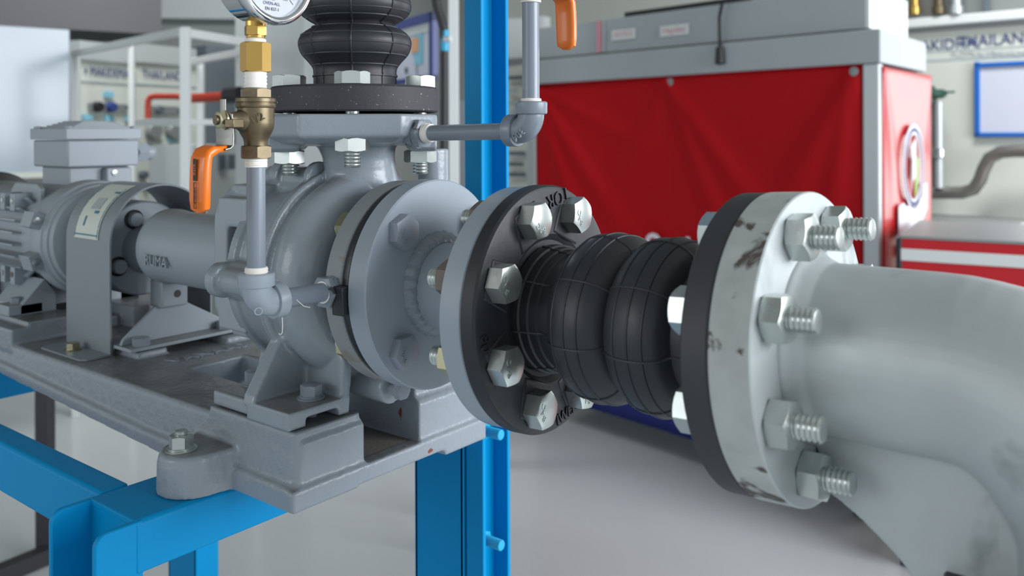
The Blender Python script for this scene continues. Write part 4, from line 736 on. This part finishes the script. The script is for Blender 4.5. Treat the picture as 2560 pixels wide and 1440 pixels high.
# board seen between blue column and cabinet
ib = thing('instruction_board', 'narrow cream board with grey text lines between blue column and red banner', 'board', ground(1295, 3.7)+Vector((0, 0, ZF)))
slab(1235, 3.75, 1332, 3.65, ZF, zy(160, 3.7), .03).build('panel', 'cream', ib, smooth=0); slab(1225, 3.74, 1345, 3.64, zy(160, 3.7), zy(146, 3.7), .05).build('top_rail', 'grm', ib, smooth=0)
for k, y in enumerate((194, 226, 258, 282, 383, 410, 436)): slab(1272, 3.69, 1272+(34, 20, 12, 16, 40, 34, 40)[k], 3.655, zy(y+5, 3.68), zy(y-4, 3.68), .004).build('text_line', 'darkp' if k in (0, 4, 5, 6) else 'pale', ib, smooth=0)
wp_ = slab(1225, 4.1, 1360, 3.95, ZF, zy(44, 4), .06).build('notice_panel', 'white', smooth=0); tag(wp_, 'pale grey wall panel high between blue column and riser pipe', 'panel')
# ------------------------------------------------------------------ left background
wb = thing('glossy_board', 'glossy pale blue-grey board at the far left edge', 'board', ground(60, 3.2)+Vector((0, 0, zy(425, 3.2))))
slab(-260, 2.95, 176, 3.3, zy(428, 3.2), zy(62, 3.2), .03).build('panel', 'board', wb, bevel=.004, smooth=0); slab(-260, 2.93, 177, 3.285, zy(440, 3.2), zy(426, 3.2), .05).build('bottom_tray', 'cream', wb, smooth=0)
du = slab(-500, 3.4, 405, 4.1, zy(76, 4.0), zy(-60, 3.7), .5).build('air_duct', 'duct', smooth=0); tag(du, 'dark grey duct box under the ceiling at top left', 'duct')
be = slab(300, 4.9, 640, 5.0, zy(40, 4.9), 1.95, .3).build('ceiling_beam', 'pillar', smooth=0); tag(be, 'grey ceiling beam at the top between duct and pillar', 'beam')
pi_ = slab(588, 3.3, 762, 3.05, ZF, 2.0, .3).build('pillar', 'pillar', smooth=0, bevel=.004); tag(pi_, 'pale grey square pillar behind the gauge riser', 'pillar')
def lpanel(name, label, px0, px1, d0, d1, ytop, headings, hx_):
    t = thing(name, label, 'board', ground((px0+px1)/2, (d0+d1)/2)+Vector((0, 0, ZF))); dm = (d0+d1)/2
    slab(px0, d0, px1, d1, ZF, zy(ytop, dm), .04).build('panel', 'cream', t, smooth=0); slab(px0, d0-.02, px1, d1-.02, zy(ytop, dm), zy(ytop-45, dm), .08).build('header', 'pillar', t, smooth=0); slab(px0, d0-.005, px1, d1-.005, zy(ytop+54, dm), zy(ytop+50, dm), .01).build('groove', 'pale', t, smooth=0)
    a, b_ = ground(px0, d0), ground(px1, d1); u = (b_-a).normalized(); n = Vector((u.y, -u.x, 0)); n = n if n.dot(CAM-a) > 0 else -n
    [text(w_, .055, frame(a.lerp(b_, f_)+n*.006+Vector((0, 0, zy(ytop+28, dm))), n, u), 'inkb', t, 'board_lettering', .0005, sx=hx_) for w_, f_ in headings]; return t, a, b_, u, n, dm
t1, a1_, b1_, u1, n1, dm1 = lpanel('control_board', 'cream control board with sockets, left of the two behind the white rack', 200, 326, 3.7, 3.95, 150, (('+', .10), ('MAKIDEMA', .56)), .75)
t2, a2_, b2_, u2, n2, dm2 = lpanel('control_board', 'cream control board behind the white rack, with red pipe before it', 342, 492, 4.0, 4.3, 158, (('THAI', .22), ('LAND', .55)), .8)
def chips(t, a, b_, u, n, dm, lst):
    for f_, y, w, h, m, nm in lst:
        p = a.lerp(b_, f_)+n*.01+Vector((0, 0, zy(y, dm))); mb = MB(); q = frame(p, n, u)
        if nm == 'socket': mb.lathe([(w*.5, 0), (w*.5, .02), (w*.42, .03), (w*.1, .03)], q, 16)
        else: mb.box(-w/2, w/2, -h/2, h/2, -.004, .006, q)
        mb.build(nm, m, t)
chips(t1, a1_, b1_, u1, n1, dm1, [(.52, 232, .045, .024, 'cyan', 'label_plate'), (.50, 264, .20, .03, 'grm', 'socket_strip'), (.27, 264, .045, 0, 'black', 'socket'), (.53, 264, .045, 0, 'navy', 'socket'), (.9, 264, .02, 0, 'black', 'socket'), (.10, 290, .045, .022, 'cyan', 'label_plate'), (.52, 292, .045, .026, 'cyan', 'label_plate'), (.95, 292, .045, .02, 'cyan', 'label_plate'), (.5, 330, .12, .05, 'pale', 'socket_strip')])
chips(t2, a2_, b2_, u2, n2, dm2, [(.40, 272, .16, .035, 'grm', 'socket_strip'), (.30, 272, .04, 0, 'darkp', 'socket'), (.68, 272, .03, 0, 'darkp', 'socket'), (.22, 325, .08, 0, 'grm', 'socket'), (.55, 325, .08, 0, 'grm', 'socket'), (.55, 345, .05, .025, 'cyan', 'label_plate'), (.55, 380, .06, 0, 'grm', 'socket'), (.53, 396, .05, .025, 'cyan', 'label_plate'), (.53, 425, .04, 0, 'grm', 'socket'), (.53, 446, .045, .022, 'cyan', 'label_plate'), (.05, 430, .04, 0, 'darkp', 'socket')])
rk = thing('white_tube_rack', 'white square tube rack standing in front of the control boards at left', 'rack', ground(400, 2.9)+Vector((0, 0, ZF)))
def bar(p0, p1, w, nm='rail', m='white'): mb = MB(); v = p1-p0; q = frame(p0, v, CR); mb.box(-w/2, w/2, -w/2, w/2, 0, v.length, q); mb.build(nm, m, rk, smooth=0, bevel=.002)
def rp(px, py, d): p = ground(px, d); p.z = zy(py, d); return p
def fl(px, d): p = ground(px, d); p.z = ZF; return p
bar(fl(464, 2.6), rp(464, 66, 2.6), .026, 'post'); bar(fl(189, 3.45), rp(189, 124, 3.45), .028, 'post'); bar(fl(503, 3.45), rp(503, 150, 3.45), .026, 'post'); bar(fl(330, 3.58), rp(330, 100, 3.58), .022, 'post'); bar(fl(640, 2.95), rp(640, 98, 2.95), .026, 'post')
bar(rp(185, 130, 3.45), rp(468, 74, 2.6), .024); bar(rp(455, 78, 2.6), rp(640, 108, 2.95), .026); bar(rp(478, 152, 3.45), rp(640, 122, 2.95), .024); bar(rp(345, 302, 3.2), rp(464, 303, 2.65), .024); bar(rp(464, 302, 2.65), rp(640, 303, 2.95), .018); bar(rp(189, 134, 3.45), rp(330, 108, 3.58), .02)
cbn = slab(516, 4.36, 600, 4.48, ZF, zy(95, 4.1), .4).build('dark_cabinet', 'darkp', smooth=0); tag(cbn, 'dark blue-grey cabinet behind the white rack beside the pillar', 'cabinet')
lcb = thing('slotted_cabinet', 'pale grey cabinet with two dark slots beside the pillar', 'cabinet', ground(545, 3.7)+Vector((0, 0, ZF)))
slab(488, 3.65, 600, 3.85, ZF, zy(360, 3.7), .3).build('body', 'pillar', lcb, smooth=0)
for px in (548, 572): slab(px, 3.74, px+16, 3.77, zy(422, 3.7), zy(384, 3.7), .01).build('slot', 'darkp', lcb, smooth=0)
rpz = thing('red_pipe', 'red fire pipe with an elbow in front of the control boards at left', 'pipe', rp(370, 300, 3.4))
mb = MB(); mb.tube([rp(370, 306, 3.4), rp(370, 262, 3.4), rp(371, 248, 3.4), rp(376, 240, 3.4), rp(388, 237, 3.4), rp(440, 238, 3.3), rp(470, 242, 3.2)], .0115, 12); mb.tube([rp(466, 243, 3.2), rp(520, 241, 3.1), rp(600, 236, 3.05)], .0165, 14); mb.build('tube', 'redpipe', rpz, 60)
mb = MB(); mb.cyl(rp(568, 236, 3.02), rp(600, 234, 2.99), .028, 16); mb.build('end_collar', 'black', rpz)
# picture, hose and pole between discharge joint and blue column
pf = thing('framed_poster', 'navy framed poster with small pictures behind the discharge joint', 'poster', ground(1040, 3.0)+Vector((0, 0, zy(205, 3))))
PA, PB = ground(930, 3.35), ground(1091, 2.85); PU = (PB-PA).normalized(); PN = Vector((PU.y, -PU.x, 0)); PN = PN if PN.dot(CAM-PA) > 0 else -PN; PL = (PB-PA).length
def pbox(nm, m, u0, u1, z0, z1, off, th):
    mb = MB(); mb.box(u0, u1, z0, z1, off-th, off, frame(PA, PN, PU)); return mb.build(nm, m, pf, smooth=0)
# frame(): local x = PU, local y = PN x PU (down or up), handle sign
_s = 1 if frame(PA, PN, PU).to_3x3() .col[1].z > 0 else -1
def pb(nm, m, u0, u1, z0, z1, off, th): a, b_ = sorted((_s*z0, _s*z1)); return pbox(nm, m, u0, u1, a, b_, off, th)
zb_, zt_ = zy(203, 2.95), zy(38, 2.95)
pb('sheet', 'paper', .01, PL-.01, zb_, zt_, .0, .01); pb('frame_rail', 'navy', 0, PL, zt_-.03, zt_, .012, .02); pb('frame_rail', 'navy', 0, PL, zb_, zb_+.016, .012, .02); pb('frame_rail', 'navy', PL-.03, PL, zb_, zt_, .012, .02); pb('frame_rail', 'navy', 0, .02, zb_, zt_, .012, .02); pb('title_band', 'white', .05, PL-.03, zt_-.058, zt_-.03, .003, .003)
pb('picture_print', 'cyan', PL-.17, PL-.10, zb_+.06, zb_+.16, .003, .003); pb('picture_print', 'tan', PL-.19, PL-.13, zb_+.10, zb_+.15, .005, .003); pb('picture_print', 'darkp', PL-.25, PL-.23, zb_+.035, zb_+.055, .004, .003); pb('picture_print', 'pale', PL-.16, PL-.145, zb_+.03, zb_+.055, .004, .003)
ho = thing('black_hose', 'black hose with bright cyan coupling beside the white pole', 'hose', fl(1112, 2.3))
mb = MB(); mb.tube([rp(1086, -60, 2.3), rp(1090, -10, 2.3), rp(1095, 20, 2.3), rp(1104, 48, 2.3), rp(1111, 72, 2.3), rp(1113, 100, 2.3)], .0115, 12); mb.tube([rp(1112, 95, 2.3), rp(1111, 250, 2.3), rp(1109, 420, 2.3), rp(1109, 700, 2.3), fl(1109, 2.3)], .0105, 12); mb.build('hose', 'black', ho, 60)
mb = MB(); mb.cyl(rp(1113, 128, 2.3), rp(1113, 74, 2.3), .0115, 16, None, .002); mb.build('coupling', 'cyanf', ho); mb = MB(); mb.cyl(rp(1113, 98, 2.28), rp(1128, 96, 2.27), .008, 12); mb.build('clip', 'white', ho)
po = thing('white_pole', 'white square pole left of the blue column', 'pole', fl(1135, 2.5)); mb = MB(); p = fl(1135, 2.5); mb.box(-.014, .014, -.014, .014, ZF, 1.9, frame((p.x, p.y, 0), (0, 0, 1), CR)); mb.build('shaft', 'white', po, bevel=.002)
dk = slab(1143, 2.9, 1165, 2.92, ZF, zy(250, 2.9), .05).build('dark_post', 'darkp', smooth=0); tag(dk, 'thin dark post just left of the blue column', 'post')
bb = slab(745, 3.9, 940, 4.3, ZF, zy(100, 4), .05).build('beige_board', 'cream', smooth=0); tag(bb, 'cream board behind the discharge joint, right of the pillar', 'board')
# black stand at the bottom left
bsn = thing('black_stand', 'black steel stand with floor beam behind the blue stand at bottom left', 'stand', fl(110, 2.3))
mb = MB(); p = fl(110, 2.3); mb.box(-.018, .018, -.018, .018, ZF, -.2, frame((p.x, p.y, 0), (0, 0, 1), CR)); mb.build('post', 'blackst', bsn, bevel=.002)
mb = MB(); p0 = fl(120, 2.28); p1 = fl(-160, 2.05); v = p1-p0; p0 = p0+Vector((0, 0, .021)); mb.box(-.02, .02, -.02, .02, 0, v.length, frame(p0, v, CF)); mb.build('floor_beam', 'blackst', bsn, bevel=.002)
